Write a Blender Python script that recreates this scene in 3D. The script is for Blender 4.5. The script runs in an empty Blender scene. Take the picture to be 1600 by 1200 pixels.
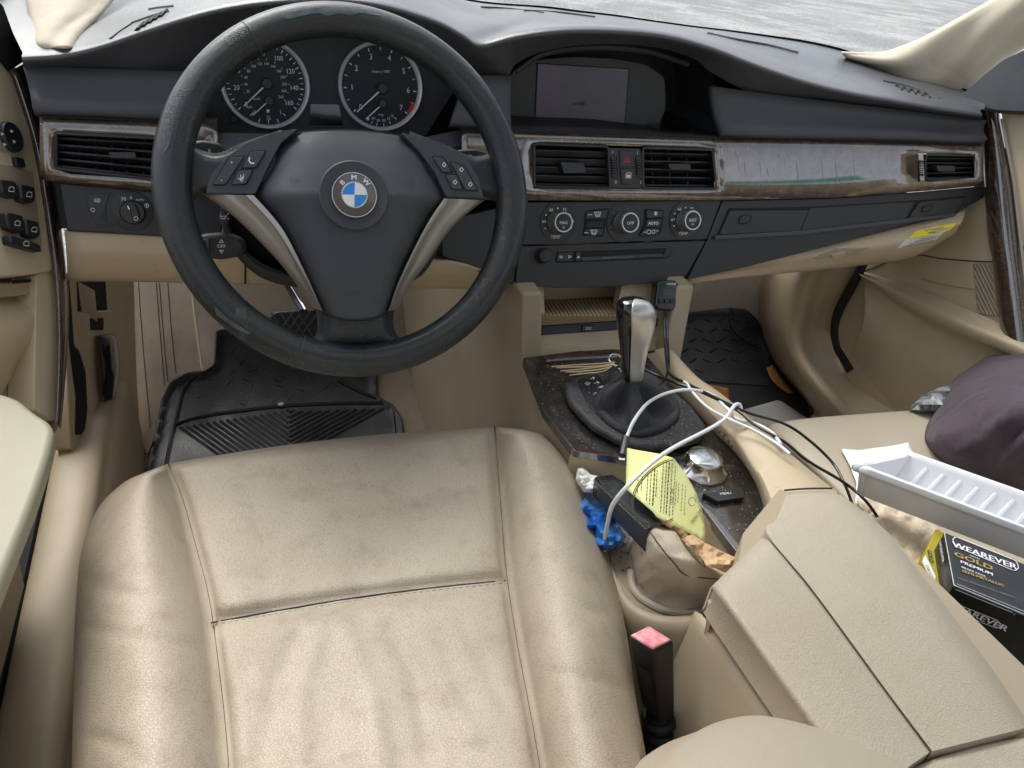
import bpy, bmesh, math, random
from mathutils import Vector, Matrix
from mathutils.bvhtree import BVHTree
random.seed(7)
SC = bpy.context.scene
COL = SC.collection
V = Vector
# ------------------------------------------------------------------ camera (the lens sits at the origin, ground at z = -1.25)
_F = V((-517, 833, -1200)).normalized()
_R = V((3250, 290, -1200)); _R = (_R - _R.dot(_F) * _F).normalized()
_U = _R.cross(_F)
CM = Matrix((_R, _F, _U))            # camera axes -> world axes
cam = bpy.data.cameras.new('camera'); cam_o = bpy.data.objects.new('camera', cam); COL.objects.link(cam_o)
cam.sensor_width = 36; cam.lens = 27; cam.clip_start = 0.02; cam.clip_end = 500
cam_o.matrix_world = CM.to_4x4()
SC.camera = cam_o
# ------------------------------------------------------------------ light
SUN_EL, SUN_AZ = math.radians(54), math.radians(343)
W = bpy.data.worlds.new("World"); SC.world = W; W.use_nodes = True
nt = W.node_tree; bg = nt.nodes['Background']
sky = nt.nodes.new('ShaderNodeTexSky'); sky.sky_type = 'NISHITA'; sky.sun_disc = False
sky.sun_elevation = SUN_EL; sky.sun_rotation = SUN_AZ; sky.air_density = 1.0; sky.dust_density = 3.0; sky.ozone_density = 1.0
hs = nt.nodes.new('ShaderNodeHueSaturation'); hs.inputs['Saturation'].default_value = 0.36
nt.links.new(sky.outputs[0], hs.inputs['Color']); nt.links.new(hs.outputs[0], bg.inputs[0]); bg.inputs[1].default_value = 0.15
sun = bpy.data.lights.new('sun', 'SUN'); sun.energy = 1.5; sun.angle = math.radians(38); sun.color = (1, .975, .94)
sun_o = bpy.data.objects.new('sun', sun); COL.objects.link(sun_o)
sd = V((math.sin(SUN_AZ) * math.cos(SUN_EL), math.cos(SUN_AZ) * math.cos(SUN_EL), math.sin(SUN_EL)))
sun_o.rotation_euler = sd.to_track_quat('Z', 'Y').to_euler(); sun_o.location = (0, 0, 6)
SC.view_settings.view_transform = 'Standard'; SC.view_settings.look = 'None'
SC.view_settings.exposure = 0.86; SC.view_settings.gamma = 1
SC.cycles.max_bounces = 8; SC.cycles.diffuse_bounces = 4; SC.cycles.glossy_bounces = 3; SC.cycles.transparent_max_bounces = 8
SC.cycles.use_denoising = True
SC.cycles.sample_clamp_indirect = 6
# ------------------------------------------------------------------ helpers
def ray(px, py): return CM @ V(((px - 800) / 1200, (600 - py) / 1200, -1))
def PX(px, py, x=None, y=None, z=None, pl=None, d=None):
    """the place in the car where the sight line of a photo point meets a real plane"""
    r = ray(px, py)
    if pl is not None: return r * (pl[0].dot(pl[1]) / r.dot(pl[1]))
    if x is not None: return r * (x / r.x)
    if y is not None: return r * (y / r.y)
    if z is not None: return r * (z / r.z)
    return r * d
def plane(p, n):
    n = V(n).normalized(); return (V(p), n)
def plane3(a, b, c):
    n = (b - a).cross(c - a).normalized()
    if n.dot(a) > 0: n = -n
    return (a, n)
def off(pl, h): return (pl[0] + pl[1] * h, pl[1])
def cat(pts, sub, closed=False):
    n = len(pts); out = []
    rng = n if closed else n - 1
    for i in range(rng):
        p1, p2 = pts[i], pts[(i + 1) % n]
        p0 = pts[i - 1] if (i > 0 or closed) else p1 * 2 - p2
        p3 = pts[(i + 2) % n] if (i + 2 < n or closed) else p2 * 2 - p1
        for k in range(sub):
            t = k / sub
            out.append(0.5 * ((2 * p1) + (p2 - p0) * t + (2 * p0 - 5 * p1 + 4 * p2 - p3) * t * t + (3 * p1 - p0 - 3 * p2 + p3) * t ** 3))
    if not closed: out.append(pts[-1].copy())
    return out
def resample(pts, n):
    d = [0]
    for a, b in zip(pts, pts[1:]): d.append(d[-1] + (b - a).length)
    out = []; j = 0
    for i in range(n):
        t = d[-1] * i / (n - 1)
        while j < len(d) - 2 and d[j + 1] < t: j += 1
        s = (t - d[j]) / max(1e-9, d[j + 1] - d[j]); out.append(pts[j].lerp(pts[j + 1], min(1, max(0, s))))
    return out
def rnd(pts, r=6, n=4):
    """round the corners of a pixel outline"""
    out = []; N = len(pts)
    for i in range(N):
        p = V(pts[i]).to_2d(); a = V(pts[i - 1]).to_2d() - p; b = V(pts[(i + 1) % N]).to_2d() - p
        k = min(r, a.length * .45, b.length * .45)
        A = p + a.normalized() * k; B = p + b.normalized() * k
        for j in range(n + 1):
            t = j / n; out.append(A * (1 - t) ** 2 + p * 2 * t * (1 - t) + B * t * t)
    return out
class MB:
    def __init__(s): s.v = []; s.f = []
    def add(s, vs, fs):
        o = len(s.v); s.v += [V(v) for v in vs]; s.f += [[i + o for i in f] for f in fs]; return s
    def box(s, c, sz, rot=None):
        c = V(c); vs = []
        for i in range(8):
            q = V(((i & 1) - .5, ((i >> 1) & 1) - .5, (i >> 2) - .5)); q = V((q.x * sz[0], q.y * sz[1], q.z * sz[2]))
            vs.append(c + (rot @ q if rot else q))
        return s.add(vs, [(0, 2, 3, 1), (4, 5, 7, 6), (0, 1, 5, 4), (2, 6, 7, 3), (0, 4, 6, 2), (1, 3, 7, 5)])
    def prism(s, pts, pl, depth, r=0, n=4, h=0):
        """outline traced on a real plane, with thickness behind it"""
        if r: pts = rnd(pts, r, n)
        p = off(pl, h); f = [PX(a[0], a[1], pl=p) for a in pts]
        b = [q - pl[1] * depth for q in f]; N = len(f)
        return s.add(f + b, [list(range(N)), list(range(2 * N - 1, N - 1, -1))] + [(i, N + i, N + (i + 1) % N, (i + 1) % N) for i in range(N)])
    def slab(s, f, dv, cap=True):
        b = [q + dv for q in f]; N = len(f)
        return s.add(list(f) + b, [list(range(N)), list(range(2 * N - 1, N - 1, -1))] + [(i, N + i, N + (i + 1) % N, (i + 1) % N) for i in range(N)])
    def ring(s, cf, pts, closed=True): pass
    def grid(s, rows):
        nx = len(rows[0]); ny = len(rows)
        return s.add([p for r in rows for p in r], [(j * nx + i, (j + 1) * nx + i, (j + 1) * nx + i + 1, j * nx + i + 1) for j in range(ny - 1) for i in range(nx - 1)])
    def tube(s, pts, r, k=8, sub=6, cap=True, flat=1.0, r2=None):
        p = cat([V(q) for q in pts], sub) if sub > 1 else [V(q) for q in pts]
        n = len(p); T = (p[1] - p[0]).normalized(); N = T.orthogonal().normalized(); vs = []; fs = []
        for i in range(n):
            t = (p[min(i + 1, n - 1)] - p[max(i - 1, 0)]).normalized()
            N = (N - t * N.dot(t)).normalized(); B = t.cross(N)
            rr = r if r2 is None else r + (r2 - r) * i / (n - 1)
            for a in range(k):
                th = 2 * math.pi * a / k; vs.append(p[i] + (N * math.cos(th) + B * math.sin(th) * flat) * rr)
        for i in range(n - 1):
            for a in range(k):
                b = (a + 1) % k; fs.append((i * k + a, i * k + b, (i + 1) * k + b, (i + 1) * k + a))
        if cap: fs += [list(range(k))[::-1], [(n - 1) * k + a for a in range(k)]]
        return s.add(vs, fs)
    def lathe(s, c, ax, prof, k=32, xdir=None, cap=True):
        """prof: (radius, height along ax)"""
        ax = V(ax).normalized(); X = (V(xdir) - ax * ax.dot(V(xdir))).normalized() if xdir else ax.orthogonal().normalized(); Y = ax.cross(X)
        vs = []; fs = []
        for (r, h) in prof:
            for a in range(k):
                th = 2 * math.pi * a / k; vs.append(V(c) + ax * h + (X * math.cos(th) + Y * math.sin(th)) * r)
        for i in range(len(prof) - 1):
            for a in range(k):
                b = (a + 1) % k; fs.append((i * k + a, i * k + b, (i + 1) * k + b, (i + 1) * k + a))
        if cap: fs += [list(range(k))[::-1], [(len(prof) - 1) * k + a for a in range(k)]]
        return s.add(vs, fs)
    def obj(s, name, m, parent=None, smooth=False, bevel=0, seg=2, thick=0, sharp=35, **tags):
        me = bpy.data.meshes.new(name); me.from_pydata([tuple(v) for v in s.v], [], s.f); me.update()
        bm = bmesh.new(); bm.from_mesh(me); bmesh.ops.recalc_face_normals(bm, faces=bm.faces); bm.to_mesh(me); bm.free()
        o = bpy.data.objects.new(name, me); COL.objects.link(o); me.materials.append(m)
        if smooth:
            for p in me.polygons: p.use_smooth = True
            if smooth != 'all': me.set_sharp_from_angle(angle=math.radians(sharp))
        if thick:
            md = o.modifiers.new('t', 'SOLIDIFY'); md.thickness = thick; md.offset = -1 if thick > 0 else 1
        if bevel:
            md = o.modifiers.new('b', 'BEVEL'); md.width = bevel; md.segments = seg; md.limit_method = 'ANGLE'; md.angle_limit = math.radians(40); md.harden_normals = False
            for p in me.polygons: p.use_smooth = True
            me.set_sharp_from_angle(angle=math.radians(60))
        if parent is not None:
            o.parent = parent
            o.matrix_parent_inverse = Matrix.Translation(-parent.location)
        for k_, v_ in tags.items(): o[k_] = v_
        return o
def loft(rows, sub=4, su=4, nu=None):
    """rows of world points -> smooth grid"""
    if nu or len(set(len(r) for r in rows)) > 1:
        nu = nu or 40; R = [resample(cat(r, 8) if len(r) > 2 else r, nu) for r in rows]
    else: R = [cat(r, su) if len(r) > 2 and su > 1 else r for r in rows]
    if sub <= 1: return R
    cols = [cat([r[i] for r in R], sub) for i in range(len(R[0]))]
    return [[c[j] for c in cols] for j in range(len(cols[0]))]
def thing(name, label, cat_, loc=(0, 0, 0), group=None):
    o = bpy.data.objects.new(name, None); o.location = loc; o.empty_display_size = .05; COL.objects.link(o)
    o['label'] = label; o['category'] = cat_
    if group: o['group'] = group
    return o
def tg(label, cat_, group=None):
    d = dict(label=label, category=cat_)
    if group: d['group'] = group
    return d
def bvh(*objs):
    vs = []; fs = []
    for o in objs:
        n = len(vs); vs += [v.co.copy() for v in o.data.vertices]; fs += [[i + n for i in p.vertices] for p in o.data.polygons]
    return BVHTree.FromPolygons(vs, fs)
def hit(px, py, tree, lift=0.0, z=-.9):
    r = ray(px, py).normalized(); h = tree.ray_cast(V((0, 0, 0)), r)
    if h[0] is None: return PX(px, py, z=z)
    return h[0] - r * lift
_tc = {}
def text_mesh(t):
    if t in _tc: return _tc[t]
    cu = bpy.data.curves.new('t', 'FONT'); cu.body = t; cu.align_x = 'CENTER'; cu.align_y = 'CENTER'; cu.size = 1; cu.resolution_u = 2
    o = bpy.data.objects.new('t', cu); me = o.to_mesh(); r = ([v.co.copy() for v in me.vertices], [list(p.vertices) for p in me.polygons])
    o.to_mesh_clear(); bpy.data.objects.remove(o); bpy.data.curves.remove(cu); _tc[t] = r; return r
def frame_at(px, py, pl, ang=0):
    a = math.radians(ang); o = PX(px, py, pl=pl); q = PX(px + 8 * math.cos(a), py - 8 * math.sin(a), pl=pl)
    X = (q - o).normalized(); Y = pl[1].cross(X); return o, X, Y
def txt(mb, t, px, py, hpx, pl, ang=0, h=.0005, wide=1.0, bold=False):
    """lettering laid on a real plane; hpx = capital height in photo pixels"""
    p = off(pl, h); o, X, Y = frame_at(px, py, p, ang); s = hpx * abs((CM.transposed() @ o).z) / 1200 / .7
    vs, fs = text_mesh(t)
    for dx in ((0,) if not bold else (-.03, .0, .03)):
        mb.add([o + X * (v.x * wide + dx) * s + Y * v.y * s + pl[1] * dx * .0005 for v in vs], fs)
    return mb
def stroke(mb, pts, pl, w=1.4, h=.0006, closed=False):
    """thin printed line on a plane, w in photo pixels"""
    p = off(pl, h); q = [PX(a[0], a[1], pl=p) for a in pts]
    if closed: q.append(q[0])
    for a, b in zip(q, q[1:]):
        d = (b - a)
        if d.length < 1e-7: continue
        s = pl[1].cross(d.normalized()) * (w * abs((CM.transposed() @ a).z) / 2400); e = d.normalized() * s.length * .5
        mb.add([a - e - s, b + e - s, b + e + s, a - e + s], [(0, 1, 2, 3)])
    return mb
def circ(cx, cy, r, n=28, ry=None, a0=0, a1=360, rot=0):
    ry = ry or r; out = []; full = abs(a1 - a0) >= 360; c, s = math.cos(math.radians(rot)), math.sin(math.radians(rot))
    for i in range(n + (0 if full else 1)):
        a = math.radians(a0 + (a1 - a0) * i / n); x, y = r * math.cos(a), -ry * math.sin(a); out.append((cx + x * c - y * s, cy + x * s + y * c))
    return out
# ------------------------------------------------------------------ materials
def mat(name, col, rough=.5, metal=0, bumps=(), var=None, coat=0, spec=.5, sheen=0, coat_rough=.05, rvar=None, spots=None, alpha=1, cracks=0):
    """bumps: (kind, scale, strength, distance[, stretch]); var: (scale, colour2, lo, hi)"""
    m = bpy.data.materials.new(name); m.use_nodes = True; n = m.node_tree.nodes; L = m.node_tree.links; b = n['Principled BSDF']
    c4 = (*col, 1); b.inputs['Base Color'].default_value = c4; b.inputs['Roughness'].default_value = rough; b.inputs['Metallic'].default_value = metal
    b.inputs['Coat Weight'].default_value = coat; b.inputs['Coat Roughness'].default_value = coat_rough; b.inputs['Specular IOR Level'].default_value = spec
    b.inputs['Sheen Weight'].default_value = sheen; b.inputs['Alpha'].default_value = alpha
    tc = n.new('ShaderNodeTexCoord')
    def coords(st):
        if not st: return tc.outputs['Object']
        mp = n.new('ShaderNodeMapping'); mp.inputs['Scale'].default_value = st; L.new(tc.outputs['Object'], mp.inputs[0]); return mp.outputs[0]
    prev = None; crack = None
    for bp in bumps:
        kind, sc, st, di = bp[:4]; cs = coords(bp[4] if len(bp) > 4 else None)
        if kind == 'v':
            t = n.new('ShaderNodeTexVoronoi'); t.feature = 'DISTANCE_TO_EDGE'; t.inputs['Scale'].default_value = sc
            wn = n.new('ShaderNodeTexNoise'); wn.inputs['Scale'].default_value = sc * .5; L.new(cs, wn.inputs['Vector'])
            mx = n.new('ShaderNodeVectorMath'); mx.operation = 'MULTIPLY_ADD'; mx.inputs[1].default_value = (.35 / sc,) * 3
            L.new(wn.outputs['Color'], mx.inputs[0]); L.new(cs, mx.inputs[2]); L.new(mx.outputs[0], t.inputs['Vector'])
            rp = n.new('ShaderNodeMapRange'); rp.inputs[2].default_value = .16; L.new(t.outputs['Distance'], rp.inputs[0]); o = rp.outputs[0]
            if crack is None: crack = o
        elif kind == 'w':
            t = n.new('ShaderNodeTexWave'); t.inputs['Scale'].default_value = sc; L.new(cs, t.inputs['Vector']); o = t.outputs['Fac']
        else:
            t = n.new('ShaderNodeTexNoise'); t.inputs['Scale'].default_value = sc; t.inputs['Detail'].default_value = 4; L.new(cs, t.inputs['Vector'])
            if kind == 'd': t.inputs['Distortion'].default_value = 1.5
            o = t.outputs['Fac']
        bn = n.new('ShaderNodeBump'); bn.inputs['Strength'].default_value = st; bn.inputs['Distance'].default_value = di; L.new(o, bn.inputs['Height'])
        if prev: L.new(prev, bn.inputs['Normal'])
        prev = bn.outputs[0]
    if prev: L.new(prev, b.inputs['Normal'])
    cur = None
    def mixin(scale, col2, lo, hi, st=None, kind='n', detail=5):
        nonlocal cur
        t = n.new('ShaderNodeTexNoise'); t.inputs['Scale'].default_value = scale; t.inputs['Detail'].default_value = detail; t.inputs['Roughness'].default_value = .6; L.new(coords(st), t.inputs['Vector'])
        r = n.new('ShaderNodeMapRange'); r.inputs[1].default_value = lo; r.inputs[2].default_value = hi; L.new(t.outputs['Fac'], r.inputs[0])
        mx = n.new('ShaderNodeMix'); mx.data_type = 'RGBA'; mx.inputs[6].default_value = c4; mx.inputs[7].default_value = (*col2, 1)
        if cur: L.new(cur, mx.inputs[6])
        L.new(r.outputs[0], mx.inputs[0]); cur = mx.outputs[2]; return r.outputs[0]
    for vv in (var if isinstance(var, list) else [var] if var else []): mixin(*vv)
    if spots:
        f = mixin(*spots)
    if crack is not None and cracks:
        rr = n.new('ShaderNodeMapRange'); rr.inputs[3].default_value = 1 - cracks; L.new(crack, rr.inputs[0])
        mm = n.new('ShaderNodeMix'); mm.data_type = 'RGBA'; mm.blend_type = 'MULTIPLY'; mm.inputs[0].default_value = 1; mm.inputs[6].default_value = c4
        if cur: L.new(cur, mm.inputs[6])
        L.new(rr.outputs[0], mm.inputs[7]); cur = mm.outputs[2]
    if cur: L.new(cur, b.inputs['Base Color'])
    if rvar:
        t = n.new('ShaderNodeTexNoise'); t.inputs['Scale'].default_value = rvar[0]; t.inputs['Detail'].default_value = 6; L.new(tc.outputs['Object'], t.inputs['Vector'])
        r = n.new('ShaderNodeMapRange'); r.inputs[1].default_value = .35; r.inputs[2].default_value = .65; r.inputs[3].default_value = rvar[1]; r.inputs[4].default_value = rvar[2]
        L.new(t.outputs['Fac'], r.inputs[0]); L.new(r.outputs[0], b.inputs['Roughness'])
    return m
M = {}
M['seat'] = mat('seat_leather', (.48, .408, .312), .42, bumps=[('v', 430, .4, .0005), ('d', 16, .2, .004), ('n', 5, .25, .01)], var=[(7, (.53, .455, .355), .35, .7), (30, (.40, .33, .24), .52, .8)], rvar=(9, .42, .56), cracks=.24)
M['seat_plain'] = mat('seat_vinyl', (.50, .43, .33), .42, bumps=[('v', 500, .25, .0004), ('n', 10, .3, .004)], var=(9, (.48, .41, .32), .5, .8))
M['arm'] = mat('armrest_vinyl', (.52, .45, .35), .42, bumps=[('v', 420, .5, .0005)], var=(8, (.48, .405, .295), .45, .75), cracks=.12)
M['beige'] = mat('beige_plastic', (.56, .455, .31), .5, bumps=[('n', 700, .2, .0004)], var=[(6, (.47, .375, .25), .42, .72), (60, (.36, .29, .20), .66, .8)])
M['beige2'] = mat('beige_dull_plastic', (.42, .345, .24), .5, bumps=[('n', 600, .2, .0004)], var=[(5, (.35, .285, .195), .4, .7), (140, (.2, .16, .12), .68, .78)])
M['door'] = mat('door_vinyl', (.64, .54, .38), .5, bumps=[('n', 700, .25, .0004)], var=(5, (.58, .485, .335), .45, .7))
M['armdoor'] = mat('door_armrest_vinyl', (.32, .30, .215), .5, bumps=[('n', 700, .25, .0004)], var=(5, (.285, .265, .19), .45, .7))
M['carpet'] = mat('beige_carpet', (.44, .355, .265), .95, bumps=[('n', 900, .8, .002)], var=[(9, (.32, .26, .20), .4, .65), (70, (.18, .14, .11), .64, .75), (3, (.27, .225, .18), .5, .75)], sheen=.2)
M['board'] = mat('footrest_board', (.48, .39, .29), .7, bumps=[('n', 500, .4, .0008)], var=[(9, (.35, .29, .23), .4, .65), (90, (.22, .17, .13), .66, .76)])
M['pillar'] = mat('pillar_cloth', (.66, .57, .45), .85, bumps=[('n', 1100, .5, .0006), ('d', 5, .25, .02)], var=(9, (.58, .50, .39), .5, .7))
M['matbase'] = mat('tray_mat_base', (.30, .22, .12), .7)
M['black'] = mat('black_soft_plastic', (.022, .025, .032), .46, bumps=[('v', 900, .35, .0003), ('n', 12, .08, .003)], var=[(7, (.048, .052, .063), .4, .7), (60, (.07, .075, .085), .66, .8)], rvar=(5, .4, .55))
M['panel'] = mat('charcoal_panel', (.066, .071, .080), .5, bumps=[('v', 800, .4, .0004)], var=[(8, (.080, .085, .094), .4, .7), (180, (.25, .26, .28), .72, .78), (4, (.055, .06, .07), .55, .8)])
M['dash'] = mat('dashboard_skin', (.065, .068, .078), .32, bumps=[('v', 700, .35, .0003)], var=[(6, (.085, .088, .10), .4, .7)], rvar=(5, .26, .40), spec=.6, coat=.18, coat_rough=.34)
M['stack'] = mat('black_stack_plastic', (.030, .031, .034), .48, bumps=[('n', 900, .2, .0003)], var=(120, (.12, .12, .13), .72, .8))
M['knobblack'] = mat('black_button', (.022, .023, .027), .38, bumps=[('n', 600, .1, .0003)])
M['slat'] = mat('vent_slat', (.035, .037, .043), .38)
M['void'] = mat('dark_recess', (.006, .006, .007), .7)
M['seam'] = mat('panel_joint', (.012, .012, .014), .8)
M['stitch'] = mat('brown_seam', (.055, .042, .032), .8)
M['rubber'] = mat('mat_rubber', (.012, .013, .015), .5, bumps=[('n', 260, .5, .0012)], var=[(10, (.02, .021, .025), .4, .7), (70, (.16, .13, .10), .68, .80)], rvar=(20, .35, .6))
M['seal'] = mat('door_seal_rubber', (.012, .012, .013), .6)
M['wheel'] = mat('wheel_leather', (.016, .020, .023), .28, bumps=[('v', 750, .45, .0005), ('n', 14, .15, .003)], var=[(12, (.02, .032, .036), .4, .7), (26, (.07, .085, .09), .68, .74)], rvar=(14, .18, .40), coat=.25, coat_rough=.22, cracks=.5)
M['hub'] = mat('airbag_cover', (.046, .054, .062), .42, bumps=[('v', 900, .4, .0003)], var=(240, (.3, .31, .33), .76, .8))
M['silver'] = mat('satin_silver', (.40, .38, .35), .36, metal=.75, bumps=[('n', 400, .05, .0003)])
M['ring'] = mat('gauge_ring', (.80, .84, .86), .42, metal=.35)
M['chrome'] = mat('polished_metal', (.80, .80, .80), .20, metal=1, bumps=[('n', 60, .04, .001)])
M['brushed'] = mat('brushed_knob', (.58, .57, .55), .32, metal=.8, bumps=[('n', 300, .1, .0004)])
M['white'] = mat('white_print', (.82, .84, .86), .6)
M['dimprint'] = mat('grey_print', (.22, .23, .25), .6)
M['red'] = mat('red_print', (.5, .04, .03), .5)
M['blue'] = mat('emblem_blue', (.02, .25, .72), .3, coat=.5)
M['dial'] = mat('gauge_face', (.012, .015, .022), .55)
M['lcd'] = mat('display_glass', (.062, .054, .075), .22, var=(6, (.10, .075, .11), .42, .6))
M['glossblk'] = mat('gloss_black', (.008, .008, .009), .12, coat=.6)
M['cable_w'] = mat('white_cable', (.78, .80, .82), .4)
M['cable_k'] = mat('black_cable', (.012, .012, .014), .35)
M['rib'] = mat('tray_mat_gold', (.62, .50, .29), .6)
M['paper_y'] = mat('yellow_paper', (.80, .82, .38), .75, var=(9, (.82, .74, .22), .4, .7), bumps=[('n', 20, .2, .004)])
M['kraft'] = mat('kraft_paper', (.46, .30, .16), .85, bumps=[('n', 300, .2, .0005)], var=(20, (.62, .43, .26), .4, .7))
M['bag'] = mat('pale_paper_bag', (.68, .57, .43), .85, bumps=[('d', 30, .6, .006)], var=(14, (.55, .44, .31), .5, .7))
M['napkin'] = mat('white_napkin', (.84, .83, .80), .9, bumps=[('n', 400, .4, .0008), ('d', 15, .3, .006)])
M['foam'] = mat('white_foam', (.80, .81, .84), .45, bumps=[('n', 200, .25, .0006)], var=(60, (.55, .56, .58), .7, .78))
M['cloth'] = mat('purple_cotton', (.065, .042, .058), .95, bumps=[('n', 1500, .6, .001), ('d', 9, .5, .02)], var=[(500, (.09, .062, .08), .4, .7), (6, (.05, .032, .045), .45, .7)], sheen=.15)
M['box_k'] = mat('black_carton', (.008, .009, .010), .38, coat=.15, coat_rough=.15, var=(30, (.02, .02, .023), .5, .7))
M['box_g'] = mat('gold_carton', (.42, .35, .03), .4)
M['goldprint'] = mat('gold_print', (.50, .33, .08), .45)
M['bluebag'] = mat('blue_plastic_bag', (.01, .10, .42), .22, coat=.4, bumps=[('d', 22, .15, .003)], var=(20, (.05, .28, .70), .5, .65))
M['suede'] = mat('boot_leather', (.54, .46, .36), .6, bumps=[('v', 420, .5, .0006), ('d', 40, .4, .003)], var=[(8, (.56, .48, .40), .4, .7), (24, (.10, .08, .065), .62, .72)])
M['boot_k'] = mat('black_boot_leather', (.040, .041, .047), .6, bumps=[('v', 500, .7, .0008), ('d', 45, .5, .004)], var=(200, (.2, .19, .17), .7, .8))
M['dusty'] = mat('dusty_black_plate', (.030, .030, .034), .55, bumps=[('n', 500, .6, .001)], var=[(260, (.30, .28, .25), .60, .72), (18, (.07, .07, .075), .5, .7)])
M['pink'] = mat('pink_release_button', (.72, .22, .26), .35, var=(60, (.86, .50, .52), .45, .6))
M['bucklek'] = mat('buckle_black', (.014, .013, .016), .4)
M['orange'] = mat('orange_cardboard', (.42, .19, .05), .8, var=(40, (.25, .10, .03), .6, .7))
M['greypaper'] = mat('grey_paper', (.48, .49, .47), .8)
M['foil'] = mat('crumpled_foil', (.55, .58, .6), .35, metal=.4, bumps=[('n', 40, .3, .004)], var=(60, (.12, .13, .13), .5, .56))
M['sticky'] = mat('sticker_yellow', (.82, .70, .03), .5)
M['twine'] = mat('straw_strips', (.50, .40, .24), .8)
M['ticketink'] = mat('dark_print', (.05, .05, .03), .8)
def wood_mat(name, c1, c2, c3, rough=.08, streak=True):
    m = bpy.data.materials.new(name); m.use_nodes = True; n = m.node_tree.nodes; L = m.node_tree.links; b = n['Principled BSDF']
    tc = n.new('ShaderNodeTexCoord')
    t = n.new('ShaderNodeTexNoise'); t.inputs['Scale'].default_value = 22; t.inputs['Detail'].default_value = 9; t.inputs['Roughness'].default_value = .68; t.inputs['Distortion'].default_value = 2.4
    L.new(tc.outputs['Object'], t.inputs['Vector'])
    cr = n.new('ShaderNodeValToRGB'); cr.color_ramp.elements[0].position = .34; cr.color_ramp.elements[0].color = (*c1, 1); cr.color_ramp.elements[1].position = .68; cr.color_ramp.elements[1].color = (*c3, 1)
    e = cr.color_ramp.elements.new(.5); e.color = (*c2, 1)
    L.new(t.outputs['Fac'], cr.inputs[0])
    d = n.new('ShaderNodeTexNoise'); d.inputs['Scale'].default_value = 300; d.inputs['Detail'].default_value = 3; L.new(tc.outputs['Object'], d.inputs['Vector'])
    r = n.new('ShaderNodeMapRange'); r.inputs[1].default_value = .68; r.inputs[2].default_value = .76; L.new(d.outputs['Fac'], r.inputs[0])
    mx = n.new('ShaderNodeMix'); mx.data_type = 'RGBA'; mx.inputs[7].default_value = (.5, .47, .42, 1); L.new(cr.outputs[0], mx.inputs[6]); L.new(r.outputs[0], mx.inputs[0])
    L.new(mx.outputs[2], b.inputs['Base Color'])
    b.inputs['Roughness'].default_value = .35; b.inputs['Coat Weight'].default_value = 1; b.inputs['Coat IOR'].default_value = 2.3 if streak else 1.6
    rv = n.new('ShaderNodeMapRange'); rv.inputs[3].default_value = rough; rv.inputs[4].default_value = rough + .5; L.new(r.outputs[0], rv.inputs[0]); L.new(rv.outputs[0], b.inputs['Coat Roughness'])
    return m
M['wood'] = wood_mat('burl_wood', (.03, .020, .014), (.085, .055, .035), (.17, .12, .075))
M['wood_d'] = wood_mat('dark_burl_wood', (.012, .007, .006), (.04, .020, .014), (.085, .045, .03), rough=.07)
M['wood_c'] = wood_mat('grimy_console_wood', (.008, .007, .007), (.024, .018, .015), (.085, .07, .058), rough=.14, streak=False)
# ------------------------------------------------------------------ the ground outside, carpet
g = MB().grid([[V((x, y, -1.25)) for x in (-60, -20, 0, 20, 60)] for y in (-40, -8, 8, 40, 120)])
gm = mat('worn_asphalt', (.30, .30, .295), .9, bumps=[('n', 25, .35, .01)], var=[(.35, (.22, .22, .22), .48, .56), (.8, (.40, .40, .385), .48, .62), (9, (.20, .205, .21), .5, .66), (24, (.55, .55, .54), .55, .66), (45, (.13, .13, .135), .58, .68)])
g.obj('ground', gm, kind='structure')
# floor profile (x from sill to sill): flat then rising to the toe board
fl = [(.0, -.90), (.9, -.90), (1.12, -.90), (1.28, -.86), (1.42, -.76), (1.56, -.62), (1.62, -.45)]
rows = [[V((x, y, z)) for x in (-.17, .05, .2, .35, .5, .7, .9, 1.1, 1.36)] for (y, z) in fl]
floor = MB().grid(loft(rows, 6, 3)); floor_o = floor.obj('floor_carpet', M['carpet'], smooth='all', kind='structure')
FT = bvh(floor_o)
# ------------------------------------------------------------------ dashboard
dash = thing('dashboard', 'charcoal dashboard with burl wood trim, air vents and a dark display screen across the car', 'dashboard', (.53, 1.1, -.55))
TRP = plane((.5, .95, -.30), (0, -1, .27))
UPP = plane((.5, .966, -.256), (0, -1, .62))
STP = plane((.5, .945, -.345), (0, -1, .40))
CLP = plane((.14, 1.06, -.22), (0, -1, .22))
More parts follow.
